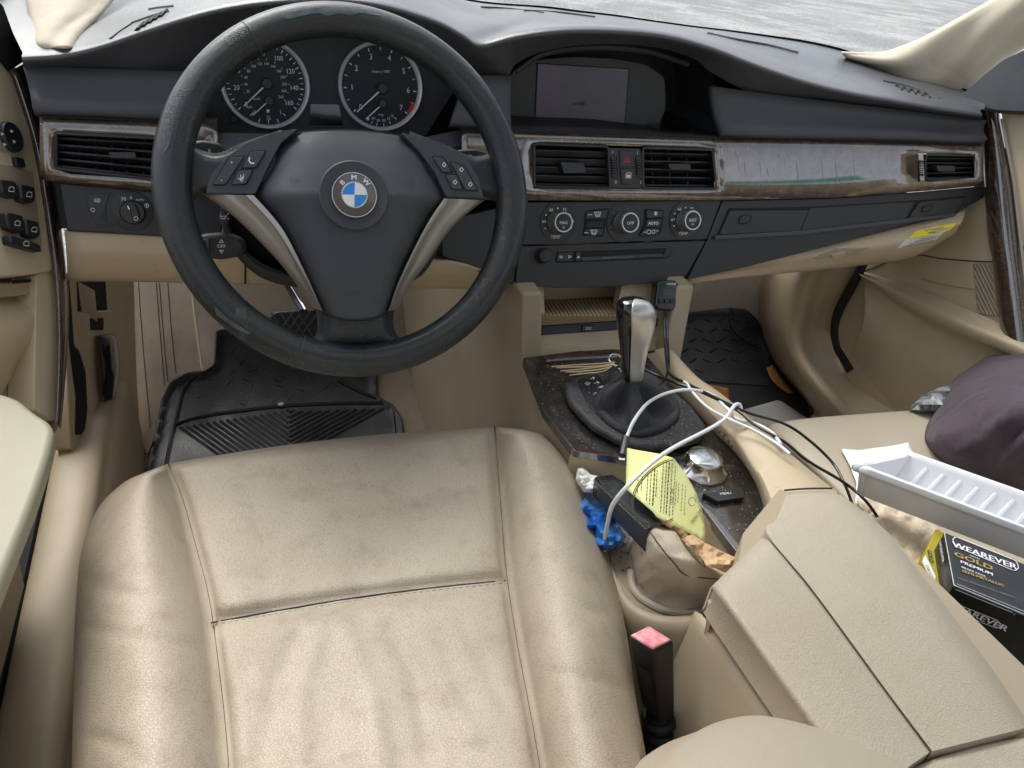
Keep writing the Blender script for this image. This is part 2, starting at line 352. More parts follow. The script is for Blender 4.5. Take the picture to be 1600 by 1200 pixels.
# top pad: columns of (windshield-base point, lip, lip turned under, foot of the dark face)
def Y(px, py, y): return PX(px, py, y=y)
cols = [
 (V((-.24, 1.20, -.17)), V((-.20, 1.08, -.17)), Y(34, 93, .97), Y(38, 108, 1.00)),
 (V((-.16, 1.28, -.165)), V((-.13, 1.12, -.165)), Y(100, 88, .97), Y(100, 109, 1.00)),
 (V((-.08, 1.34, -.16)), V((-.06, 1.16, -.155)), Y(160, 74, .97), Y(160, 110, 1.00)),
 (V((-.00, 1.38, -.16)), V((.00, 1.18, -.14)), Y(230, 50, .97), Y(230, 112, 1.00)),
 (V((.05, 1.41, -.155)), V((.05, 1.19, -.125)), Y(300, 28, .965), Y(308, 113, 1.03)),
 (V((.12, 1.43, -.155)), V((.10, 1.20, -.115)), Y(360, 14, .965), Y(345, 66, 1.05)),
 (V((.20, 1.45, -.155)), V((.15, 1.21, -.112)), Y(430, 5, .965), Y(420, 44, 1.05)),
 (V((.28, 1.46, -.155)), V((.21, 1.21, -.112)), Y(520, 2, .965), Y(520, 36, 1.05)),
 (V((.36, 1.46, -.155)), V((.28, 1.21, -.115)), Y(600, 11, .965), Y(615, 42, 1.05)),
 (Y(750, 4, 1.46), Y(735, 16, 1.25), Y(680, 35, .965), Y(675, 76, 1.05)),
 (Y(840, 11, 1.46), Y(810, 28, 1.25), Y(725, 58, .965), Y(708, 112, 1.04)),
 (Y(870, 14, 1.46), Y(835, 32, 1.25), Y(752, 73, .97), Y(786, 121, 1.0)),
 (Y(900, 18, 1.46), Y(862, 36, 1.25), Y(805, 60, .965), Y(806, 100, 1.0)),
 (Y(960, 25, 1.46), Y(915, 38, 1.25), Y(870, 51, .96), Y(850, 80, 1.0)),
 (Y(1015, 33, 1.45), Y(985, 42, 1.25), Y(950, 50, .96), Y(930, 69, 1.0)),
 (Y(1080, 42, 1.44), Y(1060, 52, 1.25), Y(1040, 58, .96), Y(1020, 73, 1.0)),
 (Y(1140, 49, 1.42), Y(1130, 64, 1.22), Y(1115, 78, .96), Y(1085, 92, 1.0)),
 (Y(1200, 57, 1.38), Y(1200, 80, 1.2), Y(1180, 103, .96), Y(1110, 112, 1.0)),
 (Y(1260, 66, 1.34), Y(1270, 98, 1.15), Y(1260, 130, .96), Y(1180, 146, 1.0)),
 (Y(1325, 82, 1.29), Y(1340, 116, 1.12), Y(1330, 147, .96), Y(1290, 158, 1.0)),
 (Y(1385, 110, 1.22), Y(1400, 132, 1.08), Y(1400, 159, .96), Y(1390, 170, 1.0)),
 (Y(1450, 128, 1.15), Y(1465, 146, 1.04), Y(1465, 170, .96), Y(1460, 179, 1.0)),
 (Y(1545, 150, 1.10), Y(1540, 163, 1.0), Y(1535, 180, .96), Y(1535, 188, 1.0)),
]
def col(c):
    b, m_, l, u = c
    t = (m_ - l).normalized()
    return [b, b.lerp(m_, .5) + V((0, 0, .004)), m_, m_.lerp(l, .6) + V((0, 0, .004)), l + V((0, .012, .0045)), l + V((0, .003, .0025)), l, l + V((0, .002, -.003)), l.lerp(u, .35) + V((0, 0, -.001)), u]
C_ = [col(c) for c in cols]
rws = [[c[i] for c in C_] for i in range(10)]
dt = MB().grid([cat(r, 5) for r in rws]).obj('top_pad', M['dash'], dash, smooth='all')
DT = bvh(dt)
# slots and grilles in the top pad
def ribbon(name, pts, m, tree, w, parent, lift=.0012, thick=.0008, zz=-.16, **k):
    q = [hit(a, b, tree, lift, zz) for a, b in pts]; mb = MB()
    mb.tube(q, w, 6, 4, flat=.35); return mb.obj(name, m, parent, smooth=True, **k)
ribbon('defroster_slot', [(1105, 52), (1150, 62), (1200, 71), (1247, 83)], M['void'], DT, .0035, dash)
ribbon('defroster_slot', [(820, 17), (870, 19.5), (930, 27)], M['void'], DT, .003, dash)
ribbon('defroster_slot', [(752, 11), (790, 13), (850, 20)], M['void'], DT, .002, dash)
for k, (a, b) in enumerate((((172, 60), (205, 37)), ((205, 37), (264, 18)))):
    ribbon('speaker_slot', [a, ((a[0] + b[0]) / 2, (a[1] + b[1]) / 2 - 1), b], M['void'], DT, .002, dash)
ribbon('speaker_slot', [(232, 15), (250, 12), (270, 10)], M['void'], DT, .002, dash)
for k in range(5):
    a = 213 + k * 9; ribbon('grille_blade', [(a, 47 - k * 5), (a + 4, 42 - k * 5), (a + 10, 36 - k * 5)], M['void'], DT, .004, dash)
ribbon('speaker_slot', [(1380, 127), (1405, 132), (1437, 141), (1468, 154)], M['void'], DT, .0025, dash)
for k in range(5):
    a = 1400 + k * 11; ribbon('grille_blade', [(a, 135 + k * 3), (a + 5, 136 + k * 3), (a + 9, 141 + k * 3)], M['void'], DT, .0035, dash)
# inner wall that closes the dashboard behind everything
MB().slab([V((-.2, 1.13, -.20)), V((1.27, 1.13, -.20)), V((1.27, 1.10, -.44)), V((-.2, 1.10, -.44))], V((0, .05, 0))).obj('inner_carrier', M['void'], dash)
# upper pads
def panel(name, pts, pl, depth, m, parent, r=3, bev=.002, h=0, n=4, **k): return MB().prism(pts, pl, depth, r, n, h).obj(name, m, parent, bevel=bev, **k)
def curved(name, top, bot, m, parent, bulge, mids=5, thick=.012, sub=4, nrm=V((0, -1, .3))):
    """strip between two traced edges, bowed by `bulge`"""
    nrm = nrm.normalized(); R = []
    for j in range(mids):
        t = j / (mids - 1); R.append([a.lerp(b, t) + nrm * bulge * 4 * t * (1 - t) for a, b in zip(top, bot)])
    return MB().grid([cat(r, 5) for r in R]).obj(name, m, parent, smooth='all', thick=thick)
curved('upper_pad', [PX(a, b, y=1.002) for a, b in ((40, 107), (110, 109), (200, 112), (310, 115))], [PX(a, b, pl=UPP) for a, b in ((55, 181), (130, 184), (200, 187), (310, 192))], M['panel'], dash, -.006)
curved('upper_pad', [PX(a, b, y=1.0) for a, b in ((1106, 134), (1200, 147), (1300, 159), (1400, 171), (1470, 180), (1532, 188))], [PX(a, b, pl=UPP) for a, b in ((1124, 214), (1200, 217), (1300, 219), (1400, 221), (1470, 224), (1535, 226))], M['panel'], dash, -.008)
curved('upper_pad', [PX(a, b, y=1.0) for a, b in ((727, 121), (760, 121), (794, 121))], [PX(a, b, pl=UPP) for a, b in ((700, 199), (745, 200), (794, 202))], M['panel'], dash, -.003)
# wood trim: rows follow the traced edges and the vent openings
def trim_strip(name, xs, tops, vts, vbs, bots, holes, m):
    def itp(tab, x):
        for (x0, y0), (x1, y1) in zip(tab, tab[1:]):
            if x <= x1: return y0 + (y1 - y0) * (x - x0) / (x1 - x0)
        return tab[-1][1]
    fr = [(0, 0, 0), (0, .5, 0), (1, 0, .0), (1, .33, 0), (1, .67, 0), (2, 0, 0), (2, .5, 0), (3, 0, 0)]
    rows = []; 
    for (k, t, _) in fr:
        r = []
        for x in xs:
            Ys = [itp(tb, x) for tb in (tops, vts, vbs, bots)]
            yy = Ys[k] if k == 3 else Ys[k] + (Ys[k + 1] - Ys[k]) * t
            s = (yy - Ys[0]) / (Ys[3] - Ys[0])                # 0 top .. 1 bottom
            h = .008 * (1 - (2 * s - 1) ** 6) + .0035 * s + .006 * s * max(0, min(1, (x - 1120) / 300))
            r.append(PX(x, yy, pl=off(TRP, h - .006)))
        rows.append(r)
    mb = MB().grid(rows); nx = len(xs); keep = []
    for f in mb.f:
        j, i = divmod(f[0], nx); xm = (xs[i] + xs[i + 1]) / 2
        if j in (2, 3, 4) and any(a < xm < b for a, b in holes): continue
        keep.append(f)
    mb.f = keep
    # turn the top edge back into the dash
    top = [p.copy() for p in rows[0]]; n0 = len(mb.v)
    mb.v += [p + V((0, .02, .003)) for p in top]
    mb.f += [(n0 + i, i, i + 1, n0 + i + 1) for i in range(nx - 1)]
    bo = len(rows) - 1; n1 = len(mb.v); mb.v += [p + V((0, .02, -.001)) for p in rows[-1]]
    mb.f += [(bo * nx + i, n1 + i, n1 + i + 1, bo * nx + i + 1) for i in range(nx - 1)]
    o = mb.obj(name, m, dash, smooth=True, thick=.004, sharp=70); return o
xs = [62, 74, 86, 110, 140, 170, 200, 230, 262, 290, 318, 340]
trim_strip('wood_trim', xs, [(60, 181), (250, 189), (340, 193)], [(60, 206), (86, 207), (262, 216), (340, 219)], [(60, 262), (86, 264), (100, 272), (262, 282), (340, 284)], [(60, 280), (95, 286), (250, 300), (340, 304)], [(86, 262)], M['wood'])
xs = [722, 735, 760, 790, 815, 833, 860, 900, 940, 980, 1020, 1060, 1090, 1117, 1135, 1160, 1200, 1250, 1300, 1350, 1400, 1434, 1460, 1490, 1524, 1533, 1537]
trim_strip('wood_trim', xs, [(720, 200), (830, 206), (1120, 216), (1300, 219), (1537, 226)], [(720, 220), (833, 223), (1117, 232), (1300, 235), (1434, 239), (1524, 240), (1537, 241)],
  [(720, 290), (833, 295), (1117, 296), (1300, 290), (1434, 284), (1524, 278), (1537, 277)], [(720, 312), (820, 313), (1125, 313), (1300, 309), (1450, 298), (1537, 290)], [(833, 1117), (1434, 1524)], M['wood'])
# thin joint lines above and below the trim
for pts in (((1124, 214.5), (1300, 218), (1532, 226)), ((60, 182), (200, 187), (300, 191)), ((728, 200), (830, 205), (1120, 215))):
    MB().tube([PX(a, b, pl=off(UPP, .001)) for a, b in pts], .0011, 6, 4).obj('joint', M['seam'], dash)
# ------------------------------------------------------------------ vents
def vent(x0, x1, ty0, ty1, by0, by1, nsl, tabx, taby, tabw, closed=False, wheels=(), fins=True, skew=0):
    """slatted outlet between two pixel columns; ty/by top and bottom at each side"""
    c = MB(); back = off(TRP, -.05)
    P4 = [(x0, ty0), (x1, ty1), (x1 + skew, by1), (x0, by0)]
    fr = [PX(a, b, pl=off(TRP, -.004)) for a, b in P4]; bk = [q - TRP[1] * .05 for q in fr]
    c.add(fr + bk, [(0, 1, 5, 4), (1, 2, 6, 5), (2, 3, 7, 6), (3, 0, 4, 7), (4, 5, 6, 7)])
    hs = c.obj('vent_housing', M['void'], dash)
    b = MB(); 
    edge = rnd([(a[0], a[1]) for a in P4], 5, 3)
    b.tube([PX(a[0], a[1], pl=off(TRP, .003)) for a in edge] + [PX(edge[0][0], edge[0][1], pl=off(TRP, .003))], .0022, 6, 1, cap=False)
    b.obj('bezel', M['knobblack'], hs, smooth=True)
    for k in range(nsl):
        t = (k + .6) / nsl; 
        A = PX(x0 + 1, ty0 + (by0 - ty0) * t, pl=off(TRP, -.006)); B = PX(x1 - 1 + skew * t, ty1 + (by1 - ty1) * t, pl=off(TRP, -.006))
        X = (B - A).normalized(); up = V((0, .80, -.60)) if not closed else V((0, .34, -.94)); th = up.cross(X).normalized() * .0013; dp = .013 if not closed else .0105
        s = MB(); m1, m2 = A, B
        s.add([A - th, B - th, B + th, A + th, A - th + up * dp, B - th + up * dp, B + th + up * dp, A + th + up * dp], [(0, 1, 2, 3), (4, 7, 6, 5), (0, 4, 5, 1), (3, 2, 6, 7), (0, 3, 7, 4), (1, 5, 6, 2)])
        s.obj('slat', M['slat'], hs, bevel=.0008)
    if fins:
        f = MB(); n = max(3, int((x1 - x0) / 24))
        for k in range(n):
            x = x0 + (x1 - x0) * (k + .5) / n
            A = PX(x, ty0 + 2 + (ty1 - ty0) * (k + .5) / n, pl=off(TRP, -.024)); B = PX(x + skew * .5, by0 - 2 + (by1 - by0) * (k + .5) / n, pl=off(TRP, -.024))
            dv = V((0, .02, -.004)); t = V((.0008, 0, 0)); f.add([A - t, A + t, A + dv + t, A + dv - t, B - t, B + t, B + dv + t, B + dv - t], [(0, 1, 2, 3), (4, 7, 6, 5), (0, 4, 5, 1), (1, 5, 6, 2), (2, 6, 7, 3), (3, 7, 4, 0)])
        f.obj('vertical_fins', M['slat'], hs)
    w = tabw
    if closed: pts = [(tabx - w, taby - 9), (tabx + w * .82, taby - 7), (tabx + w, taby + 8), (tabx - w * .72, taby + 9)]
    else: pts = [(tabx - w, taby - 5), (tabx + w * .9, taby - 5), (tabx + w, taby + 4), (tabx - w * .8, taby + 4)]
    MB().prism(pts, off(TRP, .010), .016, 2, 3).obj('adjuster_tab', M['knobblack'], hs, bevel=.0015)
    return hs
vent(87, 262, 208, 217, 263, 283, 5, 191, 243, 22, skew=0)
vent(834, 950, 225, 229, 292, 294, 5, 896, 262, 20, closed=True, fins=False, skew=3)
vent(1004, 1113, 231, 234, 294, 295, 5, 1062, 261, 18, skew=6)
vent(1446, 1522, 242, 243, 281, 279, 5, 1478, 264, 15, skew=2)
# centre bridge between the vents with hazard and lock buttons
br = panel('switch_bridge', [(949, 231), (1001, 232), (1009, 295), (954, 294)], TRP, .02, M['knobblack'], dash, 2, .001, h=.003)
TP2 = off(TRP, .003)
hz = panel('hazard_button', [(968, 235), (988, 235), (992, 261), (969, 261)], TP2, .006, M['knobblack'], br, 2, .0012, h=.002)
lk = panel('lock_button', [(969, 263), (992, 263), (989, 289), (972, 288)], TP2, .006, M['knobblack'], br, 2, .0012, h=.002)
mb = MB(); stroke(mb, [(974, 253), (985, 253), (979.5, 244)], off(TP2, .002), 1.1, closed=True); stroke(mb, [(977, 251.5), (982, 251.5), (979.5, 247)], off(TP2, .002), .8, closed=True); mb.obj('warning_triangle', M['red'], hz)
mb = MB(); pl = off(TP2, .002); mb.prism(circ(982, 275, 3.6, 4, 2.8, 45, 405), off(pl, .0004), .0003); stroke(mb, [(978, 277), (978, 272), (981, 270), (986, 270), (986, 278), (978, 278)], pl, .9, closed=True); mb.obj('lock_symbol', M['white'], lk)
for x, dg in ((960, 4), (999, 3)):
    wh = MB(); n = 11
    for k in range(n):
        t = -1 + 2 * (k + .5) / n; yy = 261 + 16 * math.sin(t * 1.45); hh = .0045 * math.cos(t * 1.45)
        wh.prism([(x - 3.5 + t * 1.4, yy - 1.1), (x + 3.5 + t * 1.4, yy - 1.1), (x + 3.5 + t * 1.4, yy + 1.0), (x - 3.5 + t * 1.4, yy + 1.0)], off(TP2, hh), .003)
    wh.obj('thumbwheel', M['slat'], br, bevel=.0004)
    MB().prism(rnd([(x - 6, 243), (x + 4, 243), (x + 6, 279), (x - 3, 279)], 5), off(TP2, .0008), .0008).obj('thumbwheel_slot', M['void'], br)
mb = MB(); txt(mb, '1', 957, 238, 4.5, TP2, 0, .0008); txt(mb, '1', 996, 239.5, 4.5, TP2, 0, .0008); txt(mb, '0', 962, 285, 5, TP2, 0, .0008); txt(mb, '0', 1002, 285, 5, TP2, 0, .0008); mb.obj('lettering', M['white'], br)
# passenger vent thumbwheel
pw = panel('thumbwheel_panel', [(1435, 241), (1443, 241), (1445, 283), (1438, 284)], TRP, .012, M['silver'], dash, 2, .0006, h=.004)
wh = MB()
for k in range(9):
    t = -1 + 2 * (k + .5) / 9; yy = 263 + 12 * math.sin(t * 1.4); wh.prism([(1437, yy - 1), (1443.5, yy - 1), (1443.5, yy + .9), (1437, yy + .9)], off(TRP, .005 + .003 * math.cos(t * 1.4)), .003)
wh.obj('thumbwheel', M['knobblack'], pw, bevel=.0004)
# ------------------------------------------------------------------ instrument cluster
cl = panel('instrument_panel', [(296, 108), (345, 58), (420, 36), (520, 28), (620, 34), (690, 70), (722, 124), (664, 216), (342, 209), (318, 166)], CLP, .02, M['black'], dash, 8, .001)
panel('cluster_shelf', [(300, 192), (343, 207), (664, 214), (722, 202), (722, 228), (620, 236), (360, 236), (296, 222)], plane((.14, .985, -.262), (0, -.6, .8)), .02, M['panel'], dash, 2, .001)
ribbon_y = None
panel('message_display', [(485, 162), (530, 163), (536, 196), (484, 195)], off(CLP, .0015), .002, M['glossblk'], cl, 2, .0004)
MB().lathe(PX(365, 186, pl=CLP), CLP[1], [(.0045, 0), (.0042, .006), (.0036, .007)], 20).obj('trip_button', M['black'], cl, smooth=True)
def gauge(cx, cy, r, label_):
    C0 = PX(cx, cy, pl=off(CLP, .002)); rr = (PX(cx + r, cy, pl=off(CLP, .002)) - C0).length; n = CLP[1]
    rg = MB().lathe(C0 - n * .001, n, [(rr * .995, 0), (rr * 1.01, .005), (rr * .98, .008), (rr * .93, .0065), (rr * .905, .001)], 72, cap=False).obj('bezel_ring', M['ring'], cl, smooth=True, sharp=50)
    fc = MB().lathe(C0 - n * .001, n, [(rr * .96, -.0005), (rr * .96, .0010)], 60).obj('gauge_face', M['dial'], cl)
    pl = off(CLP, .0035); ax = PX(cx + 40, cy, pl=pl) - PX(cx, cy, pl=pl); s = ax.length / 40; X = ax.normalized(); Yv = n.cross(X); O = PX(cx, cy, pl=pl)
    return pl, O, X, Yv, s, fc
def gp(G, a, r): a = math.radians(a); return G[1] + (G[2] * math.cos(a) + G[3] * math.sin(a)) * r * G[4]
def gtick(mb, G, a, r0, r1, w):
    A, B = gp(G, a, r0), gp(G, a, r1); s = (B - A).normalized().cross(CLP[1]) * w * G[4] * .5; mb.add([A - s, B - s, B + s, A + s], [(0, 1, 2, 3)])
def gtext(mb, G, t, a, r, h):
    c = gp(G, a, r); vs, fs = text_mesh(t); s = h * G[4] / .7; mb.add([c + G[2] * v.x * s * .92 + G[3] * v.y * s for v in vs], fs)
def gneedle(G, a, r0, r1, w, hub, hubr, parent):
    n = CLP[1]; A = gp(G, a, r0) + n * .004; B = gp(G, a, r1) + n * .004; s = (B - A).normalized().cross(n) * w * G[4] * .5
    nb = MB().slab([A - s, B - s * .6, B + s * .6, A + s], -n * .0008).obj('needle', M['white'], parent)
    MB().lathe(gp(G, 0, 0) , n, [(hubr * G[4], 0), (hubr * G[4], .005), (hubr * .85 * G[4], .0065)], 28).obj('needle_hub', M['slat'], parent, smooth=True, sharp=50)
G = gauge(414.5, 131, 68.5, 'l'); mb = MB(); H1 = (G[0], PX(417, 131, pl=G[0])) + G[2:]
for k in range(33):
    a = 220 - 32.6 * k / 4
    gtick(mb, G, a, 54.5 if k % 2 == 0 else 55.5, 60, 1.5 if k % 2 == 0 else 1)
for k in range(9): gtext(mb, G, str(20 * k), 220 - 32.6 * k + (3 if k == 0 else 0), 45, 7.2)
for k in range(13):
    gtext(mb, G, str(20 * k + 20), 202 - 20.3 * k, 30, 4); gtick(mb, G, 202 - 20.3 * k, 35.5, 38, .7)
for t, x, y, h in (('km/h', 401, 154.5, 4), ('mph', 389, 167, 4), ('0', 398, 175, 5), ('1', 438.5, 176, 6), ('½', 420, 184, 6.5)): txt(mb, t, x, y, h, G[0])
for a, b in (((404, 191), (406, 186)), ((419.5, 193), (419.5, 187)), ((433, 186), (435, 191)), ((442.5, 177.5), (446, 181)), ((391, 180), (396, 176))): stroke(mb, [a, b], G[0], 1.3)
mb.prism([(416.5, 171), (421, 171), (421, 176), (416.5, 176)], off(G[0], .0003), .0002)
mb.obj('numerals', M['white'], G[5])
gneedle(H1, 220, 0, 52, 2.4, 0, 8.5, cl)
H2 = (G[0], PX(420, 157, pl=G[0])) + G[2:]; gneedle(H2, 219, 0, 36, 2.2, 0, 7, cl)
G = gauge(594.5, 135.5, 64, 'r'); mb = MB(); H1 = (G[0], PX(597, 138, pl=G[0])) + G[2:]
for k in range(15): gtick(mb, G, 219 - 37.7 * k / 2, 51.5, 56, 1.6 if k % 2 == 0 else 1)
for k in range(8): gtext(mb, G, str(k), 219 - 37.7 * k + (3 if k == 0 else 0), 43.5, 8)
txt(mb, '1/min x 1000', 595, 112, 3.8, G[0], 0); txt(mb, 'mpg', 595, 179, 3.5, G[0])
for t, x, y in (('50', 583.5, 185), ('30', 590.8, 188.3), ('20', 599.5, 188.5), ('15', 607, 185.5), ('12', 612.5, 181.3)): txt(mb, t, x, y, 4, G[0])
for a, b in (((580.3, 193), (582, 189.5)), ((588.5, 196.5), (589.5, 192.5)), ((599.8, 197), (599.5, 193.5)), ((610, 193), (608.5, 190)), ((619, 186), (616.5, 183.5))): stroke(mb, [a, b], G[0], 1.1)
mb.prism([(571, 185), (574, 182.5), (577.5, 185.5), (575, 188.5)], off(G[0], .0003), .0002)
mb.obj('numerals', M['white'], G[5])
mb = MB(); arc = [gp(G, a, r) for r, aa in ((53, range(-24, -45, -3)), (59, range(-44, -23, 3))) for a in aa]; mb.add(arc, [list(range(len(arc)))]); mb.obj('redline', M['red'], G[5])
gneedle(H1, 219, 0, 54, 2.4, 0, 8, cl)
H2 = (G[0], PX(597, 162, pl=G[0])) + G[2:]; gneedle(H2, 219, 0, 34, 2.2, 0, 6.5, cl)
# ------------------------------------------------------------------ display recess
SCP = plane((.55, 1.055, -.22), (-.10, -1, .16))
rec = [(793, 128), (805, 101), (850, 79), (930, 68), (1020, 72), (1085, 92), (1112, 114), (1122, 214), (960, 208), (790, 201)]
fr = [PX(a, b, y=1.0) for a, b in rec[:7]] + [PX(1122, 214, y=.975), PX(960, 208, y=.975), PX(790, 201, y=.975)]
bk = [p + V((0, .10, 0)) for p in fr]; bk = [V((p.x, 1.11, p.z - .003)) for p in fr]
ft = cat([fr[i] for i in range(len(fr))], 4, True); N = len(ft)
mb = MB(); mb.add(ft + [V((p.x, 1.12, p.z)) for p in ft], [(i, (i + 1) % N, N + (i + 1) % N, N + i) for i in range(N)] + [list(range(N, 2 * N))]); mb.obj('display_recess', M['knobblack'], dash, smooth=True)
sp = panel('screen_panel', [(790, 203), (790, 130), (803, 106), (838, 92), (900, 87), (960, 90), (1010, 99), (1040, 120), (1042, 170), (1025, 208)], SCP, .012, M['stack'], dash, 10, .002, n=6)
panel('screen_frame', [(839, 98), (984, 107), (977, 195), (835, 191)], SCP, .003, M['void'], sp, 1, .0005, h=.0012)
panel('screen_glass', [(840.5, 99.5), (982.5, 108), (976, 193.5), (836.5, 189.5)], SCP, .002, M['lcd'], sp, 1, .0004, h=.0022)
mb = MB(); mb.prism(circ(905, 162, 11, 20, 2.2), off(SCP, .0026), .0002); mb.prism(circ(910, 162, 4, 16, 4), off(SCP, .0028), .0002); mb.obj('screen_smudge', mat('smudge', (.03, .03, .05), .5), sp)
# brow inside the recess
MB().tube([PX(a, b, y=1.03) for a, b in ((806, 112), (850, 84), (930, 74), (1010, 80), (1075, 100))], .004, 8, 6).obj('recess_brow', M['black'], dash, smooth=True)
c_ = PX(1048, 203, y=1.01)
MB().lathe(c_ + V((0, 0, -.004)), (0, 0, 1), [(.030, 0), (.031, .004), (.028, .0065), (.027, .0065)], 36).obj('mirror_cap', M['glossblk'], dash, smooth=True)
MB().prism([(793, 199), (1000, 206), (1120, 212), (1124, 216), (960, 212), (790, 204)], plane((.5, .975, -.255), (0, -.4, .9)), .01).obj('recess_sill', M['black'], dash, bevel=.001)
# ------------------------------------------------------------------ centre stack
stk = panel('climate_panel', [(810, 316), (1127, 313), (1104, 374), (811, 383)], STP, .03, M['stack'], dash, 3, .0016)
rad = panel('radio_panel', [(811, 385), (1103, 376), (1072, 432), (1040, 440), (950, 448), (870, 450), (806, 445)], STP, .03, M['stack'], dash, 3, .0016)
panel('stack_side', [(690, 345), (806, 318), (809, 385), (804, 444), (765, 436), (735, 415), (690, 400)], off(STP, -.004), .03, M['stack'], dash, 3, .002)
SP = off(STP, 0)
def dial(cx, cy, rx, big, txts, blank=False):
    o = MB(); pl = off(SP, .0006); C0 = PX(cx, cy, pl=pl); rr = (PX(cx + rx, cy, pl=pl) - C0).length
    o.lathe(C0, SP[1], [(rr, 0), (rr, .0008), (rr * .96, .0008), (rr * .95, .0002), (.001, .0002)], 48); e = o.obj('dial_ring', M['knobblack'], stk, smooth=True)
    kc = C0; rk = rr * .56; ax = (SP[1] + V((-.02, -.1, -.10))).normalized()
    kb = MB().lathe(kc, SP[1], [(rk * 1.05, 0), (rk, .002), (rk * .95, .017), (rk * .88, .0195), (rk * .78, .0195), (rk * .74, .018)], 40, cap=False).obj('knob', M['brushed'], stk, smooth=True, sharp=40)
    rb = MB(); X = V((1, 0, 0)); Yv = SP[1].cross(X)
    for a in range(0, 360, 12):
        th = math.radians(a); d = X * math.cos(th) + Yv * math.sin(th); rb.tube([kc + d * rk * 1.0 + SP[1] * .003, kc + d * rk * .965 + SP[1] * .016], .0005, 4, 1)
    rb.obj('grip_ribs', M['slat'], kb)
    MB().lathe(kc + SP[1] * .012, SP[1], [(rk * .76, 0), (rk * .76, .0062), (rk * .70, .0066)], 32).obj('knob_cap', M['knobblack'], kb, smooth=True, sharp=40)
    ct = kc + SP[1] * .0188; c = CM.transposed() @ ct; qx, qy = 800 + 1200 * c.x / -c.z, 600 - 1200 * c.y / -c.z; kp = (ct, SP[1]); mb = MB()
    for t, dx, dy, h in txts: txt(mb, t, qx + dx, qy + dy, h, kp, 0, .0004)
    if txts: mb.obj('lettering', M['white'], kb)
    mb = MB()
    if not blank:
        for k in range(9):
            a = math.radians(205 - k * 28.5); x = cx + math.cos(a) * rx * .80; y = cy - math.sin(a) * rx * .80
            t = {1: '64', 3: '68', 5: '72' if cx < 900 else '77', 7: '76' if cx < 900 else '76'}.get(k)
            if t: txt(mb, t, x, y, 4.6, SP, 0, .0018)
            else: mb.prism(circ(x, y, 1.6, 8, 1.0, rot=math.degrees(a)), off(SP, .0018), .0002)
        txt(mb, 'TEMP', cx - 4, cy + rx * .83, 4.8, SP, 0, .0018)
    else:
        for k in range(8):
            a = math.radians(200 - k * 31); x = cx + math.cos(a) * rx * .82; y = cy - math.sin(a) * rx * .82; mb.prism(circ(x, y, 1.2, 6, .8), off(SP, .0018), .0002)
        txt(mb, '❄' if False else '*', cx - 20, cy + 17, 7, SP, 0, .0018)
    mb.obj('dial_print', M['white'] if not blank else M['dimprint'], e)
dial(872, 347.5, 27.5, 0, (('MAX', 0, 1, 4.6), ('△', 0, 7, 4) if False else ('A', 0, 8, 3.6)))
dial(975, 348, 26.5, 0, (('OFF', 0, 1, 5),), blank=True)
dial(1071.5, 344.5, 25, 0, (('REST', 0, 0, 4.6), ('m', 0, 6, 4)))
# button blocks
bl = panel('button_block', [(914, 334), (921, 328), (953, 325), (948, 345), (943, 366), (942, 370), (911, 368)], SP, .004, M['void'], stk, 3, .0006, h=.0006)
for nm, pts in (('button', [(917, 331), (952, 327), (947, 341.5), (915, 342)]), ('button', [(914, 358), (943, 357), (942, 368), (912.5, 367)])): panel(nm, pts, SP, .004, M['knobblack'], bl, 2, .0008, h=.003)
mb = MB()
for k in range(9): x = 917.5 + k * 2.9; mb.prism([(x, 346), (x + 1.5, 346), (x + .8, 355), (x - .7, 355)], off(SP, .003), .002)
mb.obj('intake_grille', M['slat'], bl)
mb = MB()
for cy in (334.5, 362.5):
    cx = 934 if cy < 340 else 928
    stroke(mb, [(cx - 5, cy - 3), (cx + 5, cy - 3), (cx + 3, cy + 3), (cx - 3, cy + 3)], SP, .9, .0036, True)
    for d in (-2, 0.4, 2.6): stroke(mb, [(cx + d, cy - 1), (cx + d - .6, cy + 1), (cx + d, cy + 4.5)], SP, .8, .0038)
    stroke(mb, [(cx - 15, cy + 1), (cx - 9, cy + 1)], SP, .8, .0036)
mb.obj('symbols', M['white'], bl)
br2 = panel('button_block', [(1007, 326), (1038, 328), (1036, 345), (1033, 362), (1028, 368), (997, 369), (1005, 350)], SP, .004, M['void'], stk, 3, .0006, h=.0006)
for pts in ([(1010, 328), (1037, 330), (1036, 340), (1011, 341)], [(1011.5, 343), (1035, 342), (1032, 355), (1009, 355)], [(1007, 357), (1031, 357), (1028, 367), (1000, 368)]): panel('button', pts, SP, .004, M['knobblack'], br2, 2, .0008, h=.003)
mb = MB(); txt(mb, '*', 1024.5, 336.5, 10, SP, 0, .0036, bold=True); txt(mb, 'AUTO', 1021, 349, 4.6, SP, 0, .0036, bold=True)
stroke(mb, circ(1014, 362.5, 3.2, 14), SP, .9, .0036, True); stroke(mb, circ(1021, 362, 2.6, 14), SP, .9, .0036, True); stroke(mb, [(1006, 362.8), (1010, 362.6)], SP, .7, .0036); stroke(mb, [(1025, 361), (1029, 360.8)], SP, .7, .0036); mb.obj('symbols', M['white'], br2)
